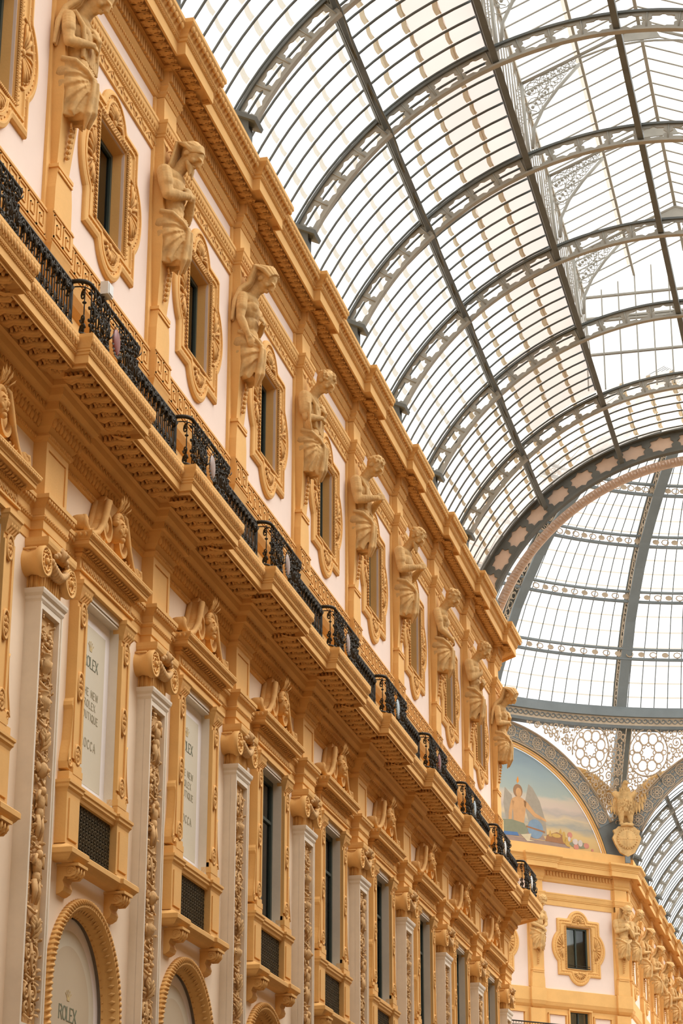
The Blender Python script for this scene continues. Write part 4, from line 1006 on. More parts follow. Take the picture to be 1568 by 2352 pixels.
for (m_, nm, pl) in ((REDM, 'dark red', [0, 5, -1]), (PINKM, 'dusty pink', [1, 2, 3]), (BLUEM, 'pale blue', [4, 6]), (LAMPG, 'whitish', [7, 8])):
    place(rail_bow(m_), pl, LOCP, lambda p, nm=nm: ('bowed dark iron railing at the upper left edge of the photo' if p < 0 else 'bowed dark iron railing with a %s medallion, below the %s' % (nm, SN[p])))
place(rail_straight, list(range(-2, 8)), lambda p: (WX, axis(p), 0), lambda p: ('straight dark iron railing ahead of the nearest bowed railing, %s' % ('cut off by the left edge' if p == -2 else 'whole') if p < 0 else 'straight dark iron railing below the window after the ' + SN[p]))
b = MB(); b.tube([(0, 0, 0), (0, 0.02, .35)], .02, 6); b2 = b
t = thing('flood_lamp', 'small white flood lamp clamped to the handrail beside the bowed railing', 'lamp', (WX, axis(0) - 0.6, 0), LROT)
b = MB(); b.box(-.10, .12, 1.10, 1.22, 16.26, 16.46); b.box(-.07, .09, 1.22, 1.235, 16.28, 16.44); b.build('housing', LAMPG, t); b = MB(); b.tube([(0, 1.09, 16.20), (0, 1.14, 16.30)], .018, 5); b.build('clamp', IRON, t)
# ================================================================== the glass barrel vault
ZC = 22.14; A0 = 26.5
def vp(R, deg, y): a = radians(deg); return (R * cos(a), y, ZC + R * sin(a))
STAR = [(.70, .62), (.24, .62), (0, .86), (-.24, .62), (-.70, .62), (-.68, .26), (-.90, 0), (-.68, -.26), (-.70, -.62), (-.24, -.62), (0, -.86), (.24, -.62), (.70, -.62), (.68, -.26), (.90, 0), (.68, .26)]
RECT = [(1, 1), (.3, 1), (0, 1), (-.3, 1), (-1, 1), (-1, .3), (-1, 0), (-1, -.3), (-1, -1), (-.3, -1), (0, -1), (.3, -1), (1, -1), (1, -.3), (1, 0), (1, .3)]
def arc_web(b, R0, R1, y0, y1, a0, a1, n, holes=True, zc=None, infill=None):
    st = (a1 - a0) / n
    for i in range(n):
        ac = a0 + (i + .5) * st
        def q(p, y, k=1.0): return vp((R0 + R1) / 2 + p[1] * (R1 - R0) / 2, ac + p[0] * st / 2, y)
        O0 = [q(p, y0) for p in RECT]; S0 = [q(p, y0) for p in STAR]; S1 = [q(p, y1) for p in STAR]; O1 = [q(p, y1) for p in RECT]
        b.bridge(O0, S0); b.bridge(S0, S1); b.bridge(S1, O1)
        if infill is not None: ym = (y0 + y1) / 2; infill.add([q(p, ym) for p in STAR], [tuple(range(16))])
def arc_band(b, R0, R1, y0, y1, a0, a1, n=60):
    vs = []; fs = []
    for i in range(n + 1):
        a = a0 + (a1 - a0) * i / n; vs += [vp(R0, a, y0), vp(R1, a, y0), vp(R1, a, y1), vp(R0, a, y1)]
    for i in range(n):
        for k in range(4): fs.append((i * 4 + k, i * 4 + (k + 1) % 4, i * 4 + 4 + (k + 1) % 4, i * 4 + 4 + k))
    fs += [(0, 1, 2, 3), (n * 4 + 3, n * 4 + 2, n * 4 + 1, n * 4)]
    b.add(vs, fs)
def vault_rib(label, group='arched ribs of the near vault'):
    t = thing('vault_rib', label, 'roof rib', group=group)
    b = MB(); arc_web(b, 7.83, 8.24, -.02, .02, A0 + .4, 180 - A0 - .4, 24); b.build('pierced_web', STEEL, t, raw=True, recalc=False)
    b = MB(); arc_band(b, 7.78, 7.83, -.075, .075, A0, 180 - A0, 72); b.build('lower_flange', STEEL, t, raw=True)
    b = MB(); arc_band(b, 8.24, 8.30, -.085, .085, A0, 180 - A0, 72); b.build('upper_flange', STEELD, t, raw=True)
    b = MB()
    for i in range(25):
        a = A0 + .4 + (180 - 2 * A0 - .8) * i / 24
        b.tube([vp(7.84, a, -.035), vp(8.23, a, -.035)], .018, 4); b.tube([vp(7.84, a, .035), vp(8.23, a, .035)], .018, 4)
    b.build('stiffener_ribs', STEEL, t, raw=True)
    for s in (0, 1):
        a = 180 - A0 if s == 0 else A0
        b = MB(); vs = []
        for R in (7.70, 8.42):
            for dy in (-.27, .27):
                for da in (-.45, .25): vs.append(vp(R, a + (da if s else -da), dy))
        b.add(vs, [(0, 1, 3, 2), (4, 5, 7, 6), (0, 1, 5, 4), (2, 3, 7, 6), (0, 2, 6, 4), (1, 3, 7, 5)])
        x0, x1 = (-7.52, -7.08) if s == 0 else (7.08, 7.52)
        b.box(x0, x1, -.16, -.12, 24.06, 25.72); b.box(x0, x1, .12, .16, 24.06, 25.72); b.box(x0, x0 + .06, -.12, .12, 24.06, 25.6); b.box(x1 - .04, x1, -.12, .12, 24.06, 25.45)
        b.build('shoe', STEELD, t, raw=True)
    return t
ribY = [axis(p) + .3 for p in range(-1, 8)]
rb = vault_rib('arched iron rib of the glass vault, cut by the top edge of the photo'); rb.location = (0, ribY[0], 0); rbs = snapshot(rb)
for i, y in enumerate(ribY[1:]):
    dup(rb, rbs, ('pierced arched iron rib rising above the ' + SN[i] if i else 'pierced arched iron rib nearest the top left corner'), (0, y, 0))
# purlins
def beam_y(b, R0, R1, w, deg, y0, y1):
    a = radians(deg); ca, sa = cos(a), sin(a); vs = []
    for y in (y0, y1):
        for R in (R0, R1):
            for e in (-w, w): vs.append((R * ca - e * sa, y, ZC + R * sa + e * ca))
    b.add(vs, [(0, 1, 3, 2), (4, 5, 7, 6), (0, 1, 5, 4), (2, 3, 7, 6), (0, 2, 6, 4), (1, 3, 7, 5)])
def purlin(deg, label, heavy, y0, y1, ribs, group=None):
    t = thing('purlin', label, 'roof beam', group=group)
    b = MB(); beam_y(b, 8.16, 8.30, .04, deg, y0, y1); beam_y(b, 7.90 if heavy else 8.02, 8.16, .018, deg, y0, y1); beam_y(b, 7.86 if heavy else 7.98, 7.90 if heavy else 8.02, .075, deg, y0, y1)
    b.build('beam', STEELD, t, raw=True)
    if not heavy:
        for y in ribs:
            b = MB(); b.tube([vp(7.80, deg, y - .1), vp(7.80, deg, y + .1)], .028, 5)
            for s in (-1, 1): b.tube([vp(7.80, deg, y + s * .1), vp(7.83, deg, y + s * .6), vp(7.90, deg, y + s * 1.2), vp(7.99, deg, y + s * 2.0)], .028, 5)
            b.build('haunch', STEELD, t, raw=True)
    return t
GP = 'purlins of the near vault'
purlin(131.3, 'curved-haunched iron purlin running lengthwise halfway up the vault flank', False, 10, 68.4, ribY, GP)
purlin(110.2, 'heavy dark iron purlin at the foot of the raised skylight', True, 10, 68.4, ribY, GP)
purlin(89.6, 'dark iron purlin along the crown of the vault', True, 10, 68.4, ribY, GP)
purlin(69.0, 'iron purlin on the hidden far side of the skylight', True, 10, 68.4, ribY, GP); purlin(48.6, 'iron purlin halfway down the hidden right flank', False, 10, 68.4, ribY, GP)
# glazing bars on the flanks
def gbar(y):
    b = MB(); a0, a1 = 157, 110.6; n = 16
    P = [vp(8.40, a0 + (a1 - a0) * i / n, 0) for i in range(n + 1)]
    P = [(-7.75, 0, 24.2)] + P
    b.tube(P, .032, 4, flat=1.0); return b.build('glazing_bar', STEELD, raw=True)
g0 = gbar(0); tag(g0, 'thin curved glazing bar of the near vault, first at the top left', 'glazing bar', 'curved glazing bars of the near vault'); gl = 'thin dark curved glazing bar between two ribs of the near vault'
g0['label'] = gl
first = True; BARY = []
for p in range(-1, 8):
    for k in range(8):
        y = axis(p) + .3 + .625 * k
        if k == 0: y += .03
        BARY.append(y)
for y in BARY:
    if first: g0.location = (0, y, 0); first = False; continue
    c = g0.copy(); COL.objects.link(c); c.location = (0, y, 0)
# glass of the flanks, row by row
ROWS = [157.0, 153.4, 148.0, 142.6, 137.3, 131.9, 126.45, 121.0, 115.6, 110.2]
def glassrow(name, m, a0, a1, y0, y1, mir=False):
    b = MB(); n = 3; A = []; B = []
    for i in range(n + 1):
        a = a0 + (a1 - a0) * i / n; R = 8.445 + .035 * (i / n)
        a_ = 180 - a if mir else a; A.append(vp(R, a_, y0)); B.append(vp(R, a_, y1))
    b.bridge(A, B, False, True); return struct(b.build(name, m, raw=True, recalc=False))
for i in range(9):
    glassrow('ceiling', GLASSD if i >= 7 else (GLASSM if i == 6 else GLASS), ROWS[i], ROWS[i + 1] - .25, 10, 58.6); glassrow('ceiling', GLASSD if i >= 6 else GLASSM, ROWS[i], ROWS[i + 1] - .25, 58.6, 63.7); glassrow('ceiling', GLASSW, ROWS[i], ROWS[i + 1] - .25, 63.7, 68.4)
glassrow('ceiling', GLASS, 157, 110.2, 10, 68.4, True)
bl = MB(); bd = MB(); rl = random.Random(2)
for i in range(1, 9):
    for y0, y1 in zip(BARY, BARY[1:]):
        if y0 < 24: continue
        a = ROWS[i]; o = rl.uniform(-.25, .25); wd = .42 + rl.uniform(-.08, .1); b = bd if (y0 > 58.6 or i >= 6) else bl; n = 4; A = []; B = []
        for k in range(n + 1):
            q = k / n; bow = .22 * sin(pi * q); y = y0 + .04 + (y1 - y0 - .08) * q
            A.append(vp(8.435, a + o + bow - wd, y)); B.append(vp(8.435, a + o + bow + wd, y))
        b.bridge(A, B, False, True)
struct(bl.build('ceiling', LAP, raw=True, recalc=False)); struct(bd.build('ceiling', LAPD, raw=True, recalc=False))
# raised skylight along the crown
EX, EZ, RZ = 3.18, 33.3, 34.7; SX = 2.95; SZ = 30.1
t = thing('raised_skylight', 'pale iron frame of the gabled skylight raised over the crown', 'skylight')
for s in (-1, 1):
    b = MB(); b.box(s * EX - .05, s * EX + .05, 10, 63.62, EZ - .07, EZ + .07); b.build('eave_beam', STEEL, t, raw=True)
    b = MB(); b.box(s * 1.6 - .035, s * 1.6 + .035, 10, 63.62, (EZ + RZ) / 2 - .09, (EZ + RZ) / 2 + .0); b.build('mid_purlin', STEEL, t, raw=True)
    b = MB(); b.box(s * SX - .04, s * SX + .04, 10, 63.62, SZ, SZ + .16); b.build('sill_beam', STEELD, t, raw=True)
b = MB(); b.box(-.045, .045, 10, 63.62, RZ - .10, RZ); b.build('ridge_beam', STEEL, t, raw=True)
b = MB()
P = [(-SX, 0, SZ + .1), (-EX, 0, EZ), (0, 0, RZ), (EX, 0, EZ), (SX, 0, SZ + .1)]
b.tube(P, .026, 4); gb = b.build('skylight_glazing_bar', STEEL, raw=True); tag(gb, 'thin gabled glazing bar crossing the raised skylight', 'glazing bar', 'gabled glazing bars of the raised skylight')
for i, y in enumerate(BARY):
    if i == 0: gb.location = (0, y, 0); continue
    if y > 63.4: continue
    c = gb.copy(); COL.objects.link(c); c.location = (0, y, 0)
def quad(name, m, pts):
    b = MB(); b.add(pts, [(0, 1, 2, 3)]); return struct(b.build(name, m, raw=True, recalc=False))
for s in (-1, 1):
    quad('ceiling', GLASS, [(s * SX, 10, SZ + .1), (s * SX, 63.62, SZ + .1), (s * EX, 63.62, EZ), (s * EX, 10, EZ)])
    quad('ceiling', GLASS, [(s * EX, 10, EZ + .03), (s * EX, 63.62, EZ + .03), (0, 63.62, RZ + .03), (0, 10, RZ + .03)])
bl = MB()
for y0, y1 in zip(BARY, BARY[1:]):
    if y0 < 28 or y1 > 63.6: continue
    for q, w in ((.47, .05),):
        for s in (-1,):
            x = s * EX * (1 - q); z = EZ + (RZ - EZ) * q + .02; bl.add([(x - .05, y0 + .04, z - .02), (x - .05, y1 - .04, z - .02), (x + .05, y1 - .04, z + .02), (x + .05, y0 + .04, z + .02)], [(0, 1, 2, 3)])
    bl.add([(-EX, y0 + .04, EZ - .55), (-EX, y1 - .04, EZ - .55), (-EX, y1 - .04, EZ - .45), (-EX, y0 + .04, EZ - .45)], [(0, 1, 2, 3)])
struct(bl.build('ceiling', LAP, raw=True, recalc=False))
def sky_truss(label):
    t = thing('skylight_truss', label, 'roof truss', group='scrolled trusses of the raised skylight'); b = MB()
    b.tube([(-EX, 0, EZ - .05), (0, 0, RZ - .12), (EX, 0, EZ - .05)], .06, 4)
    for s in (-1, 1):
        b.tube([(s * 1.6, 0, EZ + .52), (s * 1.0, 0, EZ + .70), (s * .4, 0, EZ + .78), (0, 0, EZ + .80)], .04, 4)
    b.prism([(-.55, RZ - .55), (.55, RZ - .55), (.42, RZ - .30), (0, RZ - .12), (-.42, RZ - .30)], -.02, .02)
    b.build('rafter', STEEL, t, raw=True)
    for s in (-1, 1):
        b = MB(); b.tube([(s * (SX + .02), 0, SZ + .1), (s * (EX - .03), 0, EZ)], .055, 5); b.build('post', STEEL, t, raw=True)
        b = MB(); P = [(s * (SX - .05), 0, SZ + 1.2), (s * 2.85, 0, SZ + 1.8), (s * 2.6, 0, SZ + 2.35), (s * 2.2, 0, SZ + 2.9), (s * 1.6, 0, SZ + 3.55)]
        b.tube(P, .05, 5)
        rr = random.Random(4)
        for q in range(15):
            u = q / 14; x = s * (2.95 - 1.2 * u); zt = EZ - .08 + (RZ - EZ) * (1 - abs(x) / EX); zb = SZ + 1.9 + 1.6 * u ** .8; zm = (zt + zb) / 2; r = max(.03, (zt - zb) * .22)
            if zt - zb < .12: continue
            for zz in (zm - r, zm + r): b.spiral((x, 0, zz), r, 1.2, .014, 0, a0=rr.uniform(0, 6), cw=rr.choice((-1, 1)), n=12)
        for q in range(8):
            z = SZ + 1.25 + .25 * q; b.spiral((s * (SX + .25), 0, z), .11, 1.2, .014, 0, a0=q, cw=(-1) ** q, n=12)
        b.tube([(s * (SX + .02), 0, SZ + 1.1), (s * (SX + .35), 0, SZ + 2.2), (s * (EX + .2), 0, EZ)], .03, 4)
        b.build('scroll_bracket', STEEL, t, raw=True)
    return t
tr = sky_truss('scrolled iron truss of the skylight nearest the top edge'); tr.location = (0, axis(0) + 2.3, 0); trs = snapshot(tr)
for p in range(1, 7): dup(tr, trs, 'scrolled iron truss of the skylight between the %s and %s ribs of the vault' % (ORD[p + 1], ORD[min(p + 2, 9)]) if p < 6 else 'scrolled iron truss of the skylight closest to the glazed gable', (0, axis(p) + 2.3, 0))
# glazed gable closing the skylight
t = thing('glazed_gable', 'white glazed gable wall at the dome end of the skylight', 'gable')
b = MB()
for z in (EZ, EZ - .75, EZ - .85, SZ + 1.2): b.box(-EX, EX, -.05, .05, z - .03, z + .03)
for q in range(13): x = -EX + 2 * EX * q / 12; b.box(x - .02, x + .02, -.03, .03, SZ, EZ + (RZ - EZ) * (1 - abs(x) / EX))
b.build('frame', STEEL, t, raw=True)
b = MB(); b.prism([(-EX, SZ), (EX, SZ), (EX, EZ), (0, RZ), (-EX, EZ)], -.005, .005); b.build('panes', GLASS, t, raw=True); t.location = (0, 63.62, 0)
# last bay: the vault glass runs on over the crown
for i in range(11):
    a_ = 110.2 - 5.45 * i; glassrow('ceiling', GLASSW, a_, a_ - 5.2, 63.7, 68.4)
b = MB(); b.tube([vp(8.40, 110.6 - 62 * i / 20, 0) for i in range(21)], .032, 4); gc = b.build('glazing_bar', STEELD, raw=True)
tag(gc, 'thin glazing bar over the crown of the last bay before the great arch', 'glazing bar', 'crown glazing bars of the last bay'); f_ = True
for y in BARY:
    if y < 63.7: continue
    if f_: gc.location = (0, y, 0); f_ = False; continue
    c = gc.copy(); COL.objects.link(c); c.location = (0, y, 0)
bd = MB()
for i in range(1, 11):
    for y0, y1 in zip(BARY, BARY[1:]):
        if y0 < 63.6: continue
        a = 110.2 - 5.45 * i; o = rl.uniform(-.3, .3); wd = .45; A = []; B = []
        for k in range(5):
            q = k / 4; y = y0 + .04 + (y1 - y0 - .08) * q; A.append(vp(8.435, a + o + .22 * sin(pi * q) - wd, y)); B.append(vp(8.435, a + o + .22 * sin(pi * q) + wd, y))
        bd.bridge(A, B, False, True)
struct(bd.build('ceiling', LAPD, raw=True, recalc=False))
# ================================================================== great arches where the arms open on the crossing
def great_arch(label, y, sgn):
    t = thing('crossing_arch', label, 'arch'); R0, R1 = 7.80, 8.42
    inf = MB(); b = MB(); arc_web(b, R0, R1, -.05 * sgn, .05 * sgn, 16, 164, 22, infill=inf); b.build('star_web', STEELD, t, raw=True, recalc=False); inf.build('infill_panels', PINK, t, raw=True, recalc=False)
    b = MB(); arc_band(b, R1, R1 + .12, -.25, .25, 14, 166, 72); b.build('outer_flange', STEELD, t, raw=True)
    b = MB(); arc_band(b, R0 - .07, R0, -.12, .12, 14, 166, 72); b.build('inner_flange', STEELD, t, raw=True)
    b = MB(); arc_band(b, R0 - .32, R0 - .02, .55 * sgn, .62 * sgn, 12, 168, 72)
    for q in range(64):
        a = 12.5 + 155 * (q + .5) / 64
        for e in (-.8, .8): b.tube([vp(R0 - .28, a + e, .54 * sgn), vp(R0 - .06, a + e, .54 * sgn)], .025, 4)
        b.ell(vp(R0 - .17, a, .54 * sgn), (.06, .03, .06), 5, 4)
    b.build('ornamented_edge', PINK, t, raw=True); t.location = (0, y, 0)
    for s in (0, 1):
        a = 157 if s == 0 else 23; b = MB(); vs = []
        for R in (7.62, 8.7):
            for dy in (-.30, .5):
                for da in (-.4, .4): vs.append(vp(R, a + da, dy))
        b.add(vs, [(0, 1, 3, 2), (4, 5, 7, 6), (0, 1, 5, 4), (2, 3, 7, 6), (0, 2, 6, 4), (1, 3, 7, 5)]); b.build('shoe', STEELB, t, raw=True)
    return t
great_arch('wide iron arch with cream star panels closing the near vault', 68.55, 1)
b = MB(); b.box(-7.52, -7.30, 69.0, 69.45, 24.6, 25.5); sp = tag(b.build('spotlight', BLACK, raw=True), 'small black spotlight fixed above the corner of the crowning cornice', 'lamp')
# ================================================================== crossing: far chamfered wall with lunette, far arm
Y0 = 87.45; VX, VY = -7.25, 105.7; S2 = sqrt(.5)
def world_sweep(name, m, prof, pts, parent=None):
    """pts: plan polyline, wall face on its left-hand offset side given by normals to the right of travel"""
    segn = []
    for (a, c) in zip(pts, pts[1:]):
        dx, dy = c[0] - a[0], c[1] - a[1]; L = hypot(dx, dy); segn.append((dy / L, -dx / L))
    path = []
    for i, p in enumerate(pts):
        n1 = segn[max(0, i - 1)]; n2 = segn[min(len(segn) - 1, i)]; k = 1 + n1[0] * n2[0] + n1[1] * n2[1]
        path.append((p[0], p[1], (n1[0] + n2[0]) / k, (n1[1] + n2[1]) / k))
    b = MB(); b.sweep(prof, path); o = b.build(name, m, parent, raw=True); return o
DL = 7.78
def dg(s, d): return (-12.75 + s * S2 + d * S2, 100.2 + s * S2 - d * S2)
DP = [-7.41, -2.47, 2.47, 7.41]; FP = [VY + .45 + 5 * i for i in range(0, 12)]
def farpath(dr, df, hw, y1=163):
    P = [dg(-DL, dr)]
    for c in DP[1:3]: P += [dg(c - hw, dr), dg(c - hw, df), dg(c + hw, df), dg(c + hw, dr)]
    P += [dg(7.41 - hw, dr), dg(7.41 - hw, df), (VX + df, VY - df * .4142), (VX + df, FP[0] + hw), (VX + dr, FP[0] + hw)]
    for c in FP[1:]: P += [(VX + dr, c - hw), (VX + df, c - hw), (VX + df, c + hw), (VX + dr, c + hw)]
    return P + [(VX + dr, y1)]
fc = world_sweep('trim_7', OCHRE, UC, farpath(.05, .20, .36)); struct(fc); struct(world_sweep('trim_8', OCHRE, SCP, farpath(.04, .2, .36))); struct(world_sweep('trim_9', OCHRE, KB, farpath(.10, .21, .42))); struct(world_sweep('trim_10', OCHRE, BC, farpath(.10, .30, .45)))
def wmap(b, name, m, T, parent=None):
    b.v = [T(*p) for p in b.v]; return b.build(name, m, parent, raw=True)
TD = lambda s, d, z: (*dg(s, d), z)
# walls
b = MB(); cur = -DL
for c in (-4.94, 0, 4.94): b.box(cur, c - .69, -.35, 0, 17.3, 24); b.box(c - .69, c + .69, -.35, 0, 17.3, 18.95); b.box(c - .69, c + .69, -.35, 0, 20.92, 24); cur = c + .69
b.box(cur, DL, -.35, 0, 17.3, 24); struct(wmap(b, 'wall_back', CREAM, TD))
b = MB(); cur = -DL
for c in (-4.94, 0, 4.94): b.box(cur, c - .55, -.35, -.05, 0, 17.3); b.box(c - .55, c + .55, -.35, -.05, 17.05, 17.3); b.box(c - .55, c + .55, -.35, -.05, 0, 15.3); cur = c + .55
b.box(cur, DL, -.35, -.05, 0, 17.3); struct(wmap(b, 'wall_back', OCHRE, TD))
b = MB(); b.box(-DL, DL, -2.2, -2.0, 0, 24); struct(wmap(b, 'wall_back', CREAM2, TD))
b = MB(); b.box(-DL, DL, -2.2, -.3, 24, 24.3); struct(wmap(b, 'wall_back', OCHRE, TD))
b = MB()
for c in (-4.94, 0, 4.94):
    for s in (-1, 1): b.box(c + s * 1.30 - .42, c + s * 1.30 + .42, -.05, -.035, 15.4, 16.80)
struct(wmap(b, 'wall_back', CREAM, TD))
b = MB()
for c in (-4.94, 0, 4.94):
    for (x, w, z1) in ((c, .62, 17.12), (c - 1.30, .48, 16.88), (c + 1.30, .48, 16.88)):
        b.box(x - w - .06, x - w, -.05, .02, 15.3, z1); b.box(x + w, x + w + .06, -.05, .02, 15.3, z1); b.box(x - w - .06, x + w + .06, -.05, .03, z1 - .07, z1)
for c in DP: b.box(c - .40, c + .40, -.05, .08, 15.3, 17.02)
struct(wmap(b, 'trim_11', OCHRE, TD))
b = MB(); b.box(-DL, DL, -.2, .5, 24.0, 24.45); struct(wmap(b, 'trim_12', OCHRE, TD))
b = MB(); b.box(VX - .35, VX, VY, 170, 0, 24); struct(b.build('wall_back', CREAM, raw=True))
b = MB(); b.box(VX - .3, VX + .5, VY, 170, 24.0, 24.4); struct(b.build('trim_13', OCHRE, raw=True))
b = MB()
for (a, e, d) in [(-DL + .5, DL, 0)]:
    for q in range(86): u = -DL + (q + .5) * 2 * DL / 86; b.box(u - .045, u + .045, .10, .20, 23.14, 23.34)
wmap(b, 'dentils', OCHRE2, TD, fc)
b = MB()
for q in range(300): y = VY + .1 + .16 * q; b.ell((VX + .72, y, 23.8), (.05, .05, .06), 5, 4); b.box(VX + .10, VX + .19, y - .04, y + .04, 23.14, 23.34)
b.build('egg_moulding', OCHRE2, fc, raw=True)
# windows, statues of the far walls (same carvings, other stances)
FW = dup(UW, UWs, 'x', (0, 0, 0)); fws = snapshot(FW)
for o in list(kids(FW)):
    if o.name.startswith('blind'): o.data = o.data.copy(); o.data.materials[0] = CURTAIN
fws = snapshot(FW)
def dloc(s): x, y = dg(s, 0); return (x, y, 0)
FW.location = dloc(4.94); FW.rotation_euler = (0, 0, pi / 4); FW['label'] = 'four-lobed window with dark glass below the painted lunette on the far wall'; FW['group'] = 'far four-lobed windows'
dup(FW, fws, 'four-lobed window on the far wall, mostly hidden by the near front', dloc(0), pi / 4, 'far four-lobed windows')
for i in range(8): dup(FW, fws, 'steeply foreshortened lobed window of the far arm, after its %s statue' % ORD[i], (VX, FP[i] + 2.5, 0), LROT, 'lobed windows of the far arm')
wb = MB(); wb.tube([(-.62, .02, 19.12), (.62, .02, 19.12)], .018, 4); wb.tube([(-.62, .02, 19.02), (.62, .02, 19.02)], .018, 4); wb.build('window_guard', IRON, FW)
def farst(k, label, loc, rz, group=None): return dup(STAT[k][0], STAT[k][1], label, loc, rz, group)
farst(6, 'statue with pleated skirt on the far wall, nearest the end of the long balcony', dloc(2.47), pi / 4)
farst(1, 'statue with crossed arms at the far corner, facing the crossing', dloc(7.41), pi / 4)
for i in range(9):
    farst([3, 0, 8, 2, 4, 3, 5, 0, 8][i], ('statue at the far corner, first of the receding row' if i == 0 else '%s statue in the receding row of the far arm' % ORD[i]), (VX, FP[i], 0), LROT, 'receding statues of the far arm')
# lower window of the far wall and its balcony rail
for c, lb in ((4.94, 'small square window below the key band on the far wall'), (0, 'small window of the far wall hidden behind the near front')):
    t = thing('mezzanine_window', lb, 'window', dloc(c), pi / 4)
    b = MB()
    for s in (-1, 1): b.box(s * .55 if s < 0 else .49, -.49 if s < 0 else .55, -.28, -.2, 15.3, 17.05)
    b.box(-.49, .49, -.28, -.2, 16.98, 17.05); b.box(-.03, .03, -.27, -.19, 15.3, 16.98); f_ = b.build('sash_frame', WOODG, t); b = MB(); b.box(-.49, .49, -.25, -.245, 15.3, 16.98); b.build('pane', WGLASS, f_)
    b = MB(); n = 30; A = [(-.5 + i / n, -.42 + .02 * sin(i * 1.4), 15.3) for i in range(n + 1)]; b.bridge(A, [(u, d, 17.0) for u, d, z in A], False, True); b.build('curtain', CURTAIN, t, recalc=False)
t = thing('balcony_railing', 'dark iron railing at the foot of the far wall, cut by the bottom edge', 'railing', dloc(0), pi / 4)
b = MB(); b.tube([(-7, .86, 16.22), (7.4, .86, 16.22)], .035, 6); b.tube([(-7, .86, 15.4), (7.4, .86, 15.4)], .025, 5); b.build('handrail', IRON, t)
b = MB()
for q in range(96): u = -7 + .15 * q; b.tube([(u, .86, 15.4), (u, .86, 16.2)], .012, 4); b.ring((u + .075, 16.06), .03, .05, .85, .87, 8); b.ring((u + .075, 15.6), .03, .05, .85, .87, 8)
b.build('bars', IRON, t)
# far arm vault
fr0 = VY + .75
for i in range(10): dup(rb, rbs, '%s pierced rib of the far vault seen at the lower right' % ORD[i], (0, fr0 + 5 * i, 0), 0, 'ribs of the far vault')
FB = []
for i in range(9):
    for k in range(8): FB.append(fr0 + 5 * i + .625 * k + (.03 if k == 0 else 0))
for y in FB:
    c = g0.copy(); COL.objects.link(c); c.location = (0, y, 0); c['label'] = 'thin curved glazing bar of the far vault at the lower right'; c['group'] = 'curved glazing bars of the far vault'
GF = 'purlins of the far vault'
purlin(131.3, 'thick curved iron purlin of the far vault at the lower right', False, 106.2, 155, [fr0 + 5 * i for i in range(10)], GF); purlin(110.2, 'upper iron purlin of the far vault, beyond the frame', True, 106.2, 155, [], GF)
glassrow('ceiling', GLASS, 157, 110.2, 106.2, 155); glassrow('ceiling', GLASS, 157, 110.2, 106.2, 155, True)
# ================================================================== lunette and iron arches on the crossing walls
def sfc(face, s, z, d=0.0):
    if face == 'diag': px, py = dg(s, 0); nx, ny = S2, -S2
    else: px, py = s, VY; nx, ny = 0, -1
    rx, ry = px, py - Y0; rho = hypot(rx, ry); w_ = min(1, max(0, (z - 25) / 5.25)) ** 1.6; r2 = rho * (1 - w_) + 17.45 * w_ - d
    return (rx / rho * r2, Y0 + ry / rho * r2, z)
LZ = 22.37
def pln(face, s, d, z):
    if face == 'diag': return (*dg(s, d), z)
    return (s, VY - d, z)
def lunette_arch(face, label, group=None):
    t = thing('lunette_arch' if face == 'diag' else 'vault_arch', label, 'arch', group=group); T = lambda s, d, z: pln(face, s, d, z); a0, a1 = radians(28), radians(152)
    b = MB(); b.ring((0, LZ), 7.05, 7.95, .12, .22, 60, a0, a1); wmap(b, 'arch_plate', STEELB, T, t)
    b = MB()
    for R, r in ((7.08, .035), (7.92, .045), (7.16, .02), (7.84, .02)): b.tube([(R * cos(a0 + (a1 - a0) * q / 60), .24, LZ + R * sin(a0 + (a1 - a0) * q / 60)) for q in range(61)], r, 5)
    wmap(b, 'arch_mouldings', FRET, T, t)
    b = MB(); n = 20
    for q in range(n):
        a = a0 + (a1 - a0) * (q + .5) / n; c = (7.5 * cos(a), LZ + 7.5 * sin(a)); b.ring(c, .265, .31, .22, .26, 20); b.ring(c, .05, .10, .22, .27, 10)
        for k in range(8):
            e = k * pi / 4; cc = (c[0] + .175 * cos(e), c[1] + .175 * sin(e)); b.ring(cc, .045, .07, .22, .25, 8)
        am = a + (a1 - a0) / n / 2
        for R in (7.30, 7.50, 7.70):
            b.ring((R * cos(am), LZ + R * sin(am)), .03, .06, .22, .25, 8)
            for e in (-.018, .018): b.ell((R * cos(am + e), .23, LZ + R * sin(am + e)), (.04, .02, .04), 5, 4)
    wmap(b, 'rosettes', FRET, T, t); return t
lunette_arch('diag', 'arched iron band of cream rosettes around the painted lunette'); lunette_arch('arm', 'arched iron band of cream rosettes to the right of the eagle, framing the far vault')
# the two hidden neighbours around the crossing are left to the sky; painted lunette
pm = bpy.data.materials.new('painted_sky_and_fields'); pm.use_nodes = True; n_ = pm.node_tree.nodes; l_ = pm.node_tree.links; bs = n_['Principled BSDF']; bs.inputs['Roughness'].default_value = .8
tc = n_.new('ShaderNodeTexCoord'); sx = n_.new('ShaderNodeSeparateXYZ'); l_.new(tc.outputs['Object'], sx.inputs[0])
mr = n_.new('ShaderNodeMapRange'); mr.inputs['From Min'].default_value = 24.4; mr.inputs['From Max'].default_value = 29.2; l_.new(sx.outputs['Z'], mr.inputs['Value'])
no = n_.new('ShaderNodeTexNoise'); no.inputs['Scale'].default_value = .9; no.inputs['Detail'].default_value = 6
mp = n_.new('ShaderNodeMapping'); mp.inputs['Scale'].default_value = (1, 1, 3.2); l_.new(tc.outputs['Object'], mp.inputs[0]); l_.new(mp.outputs[0], no.inputs['Vector'])
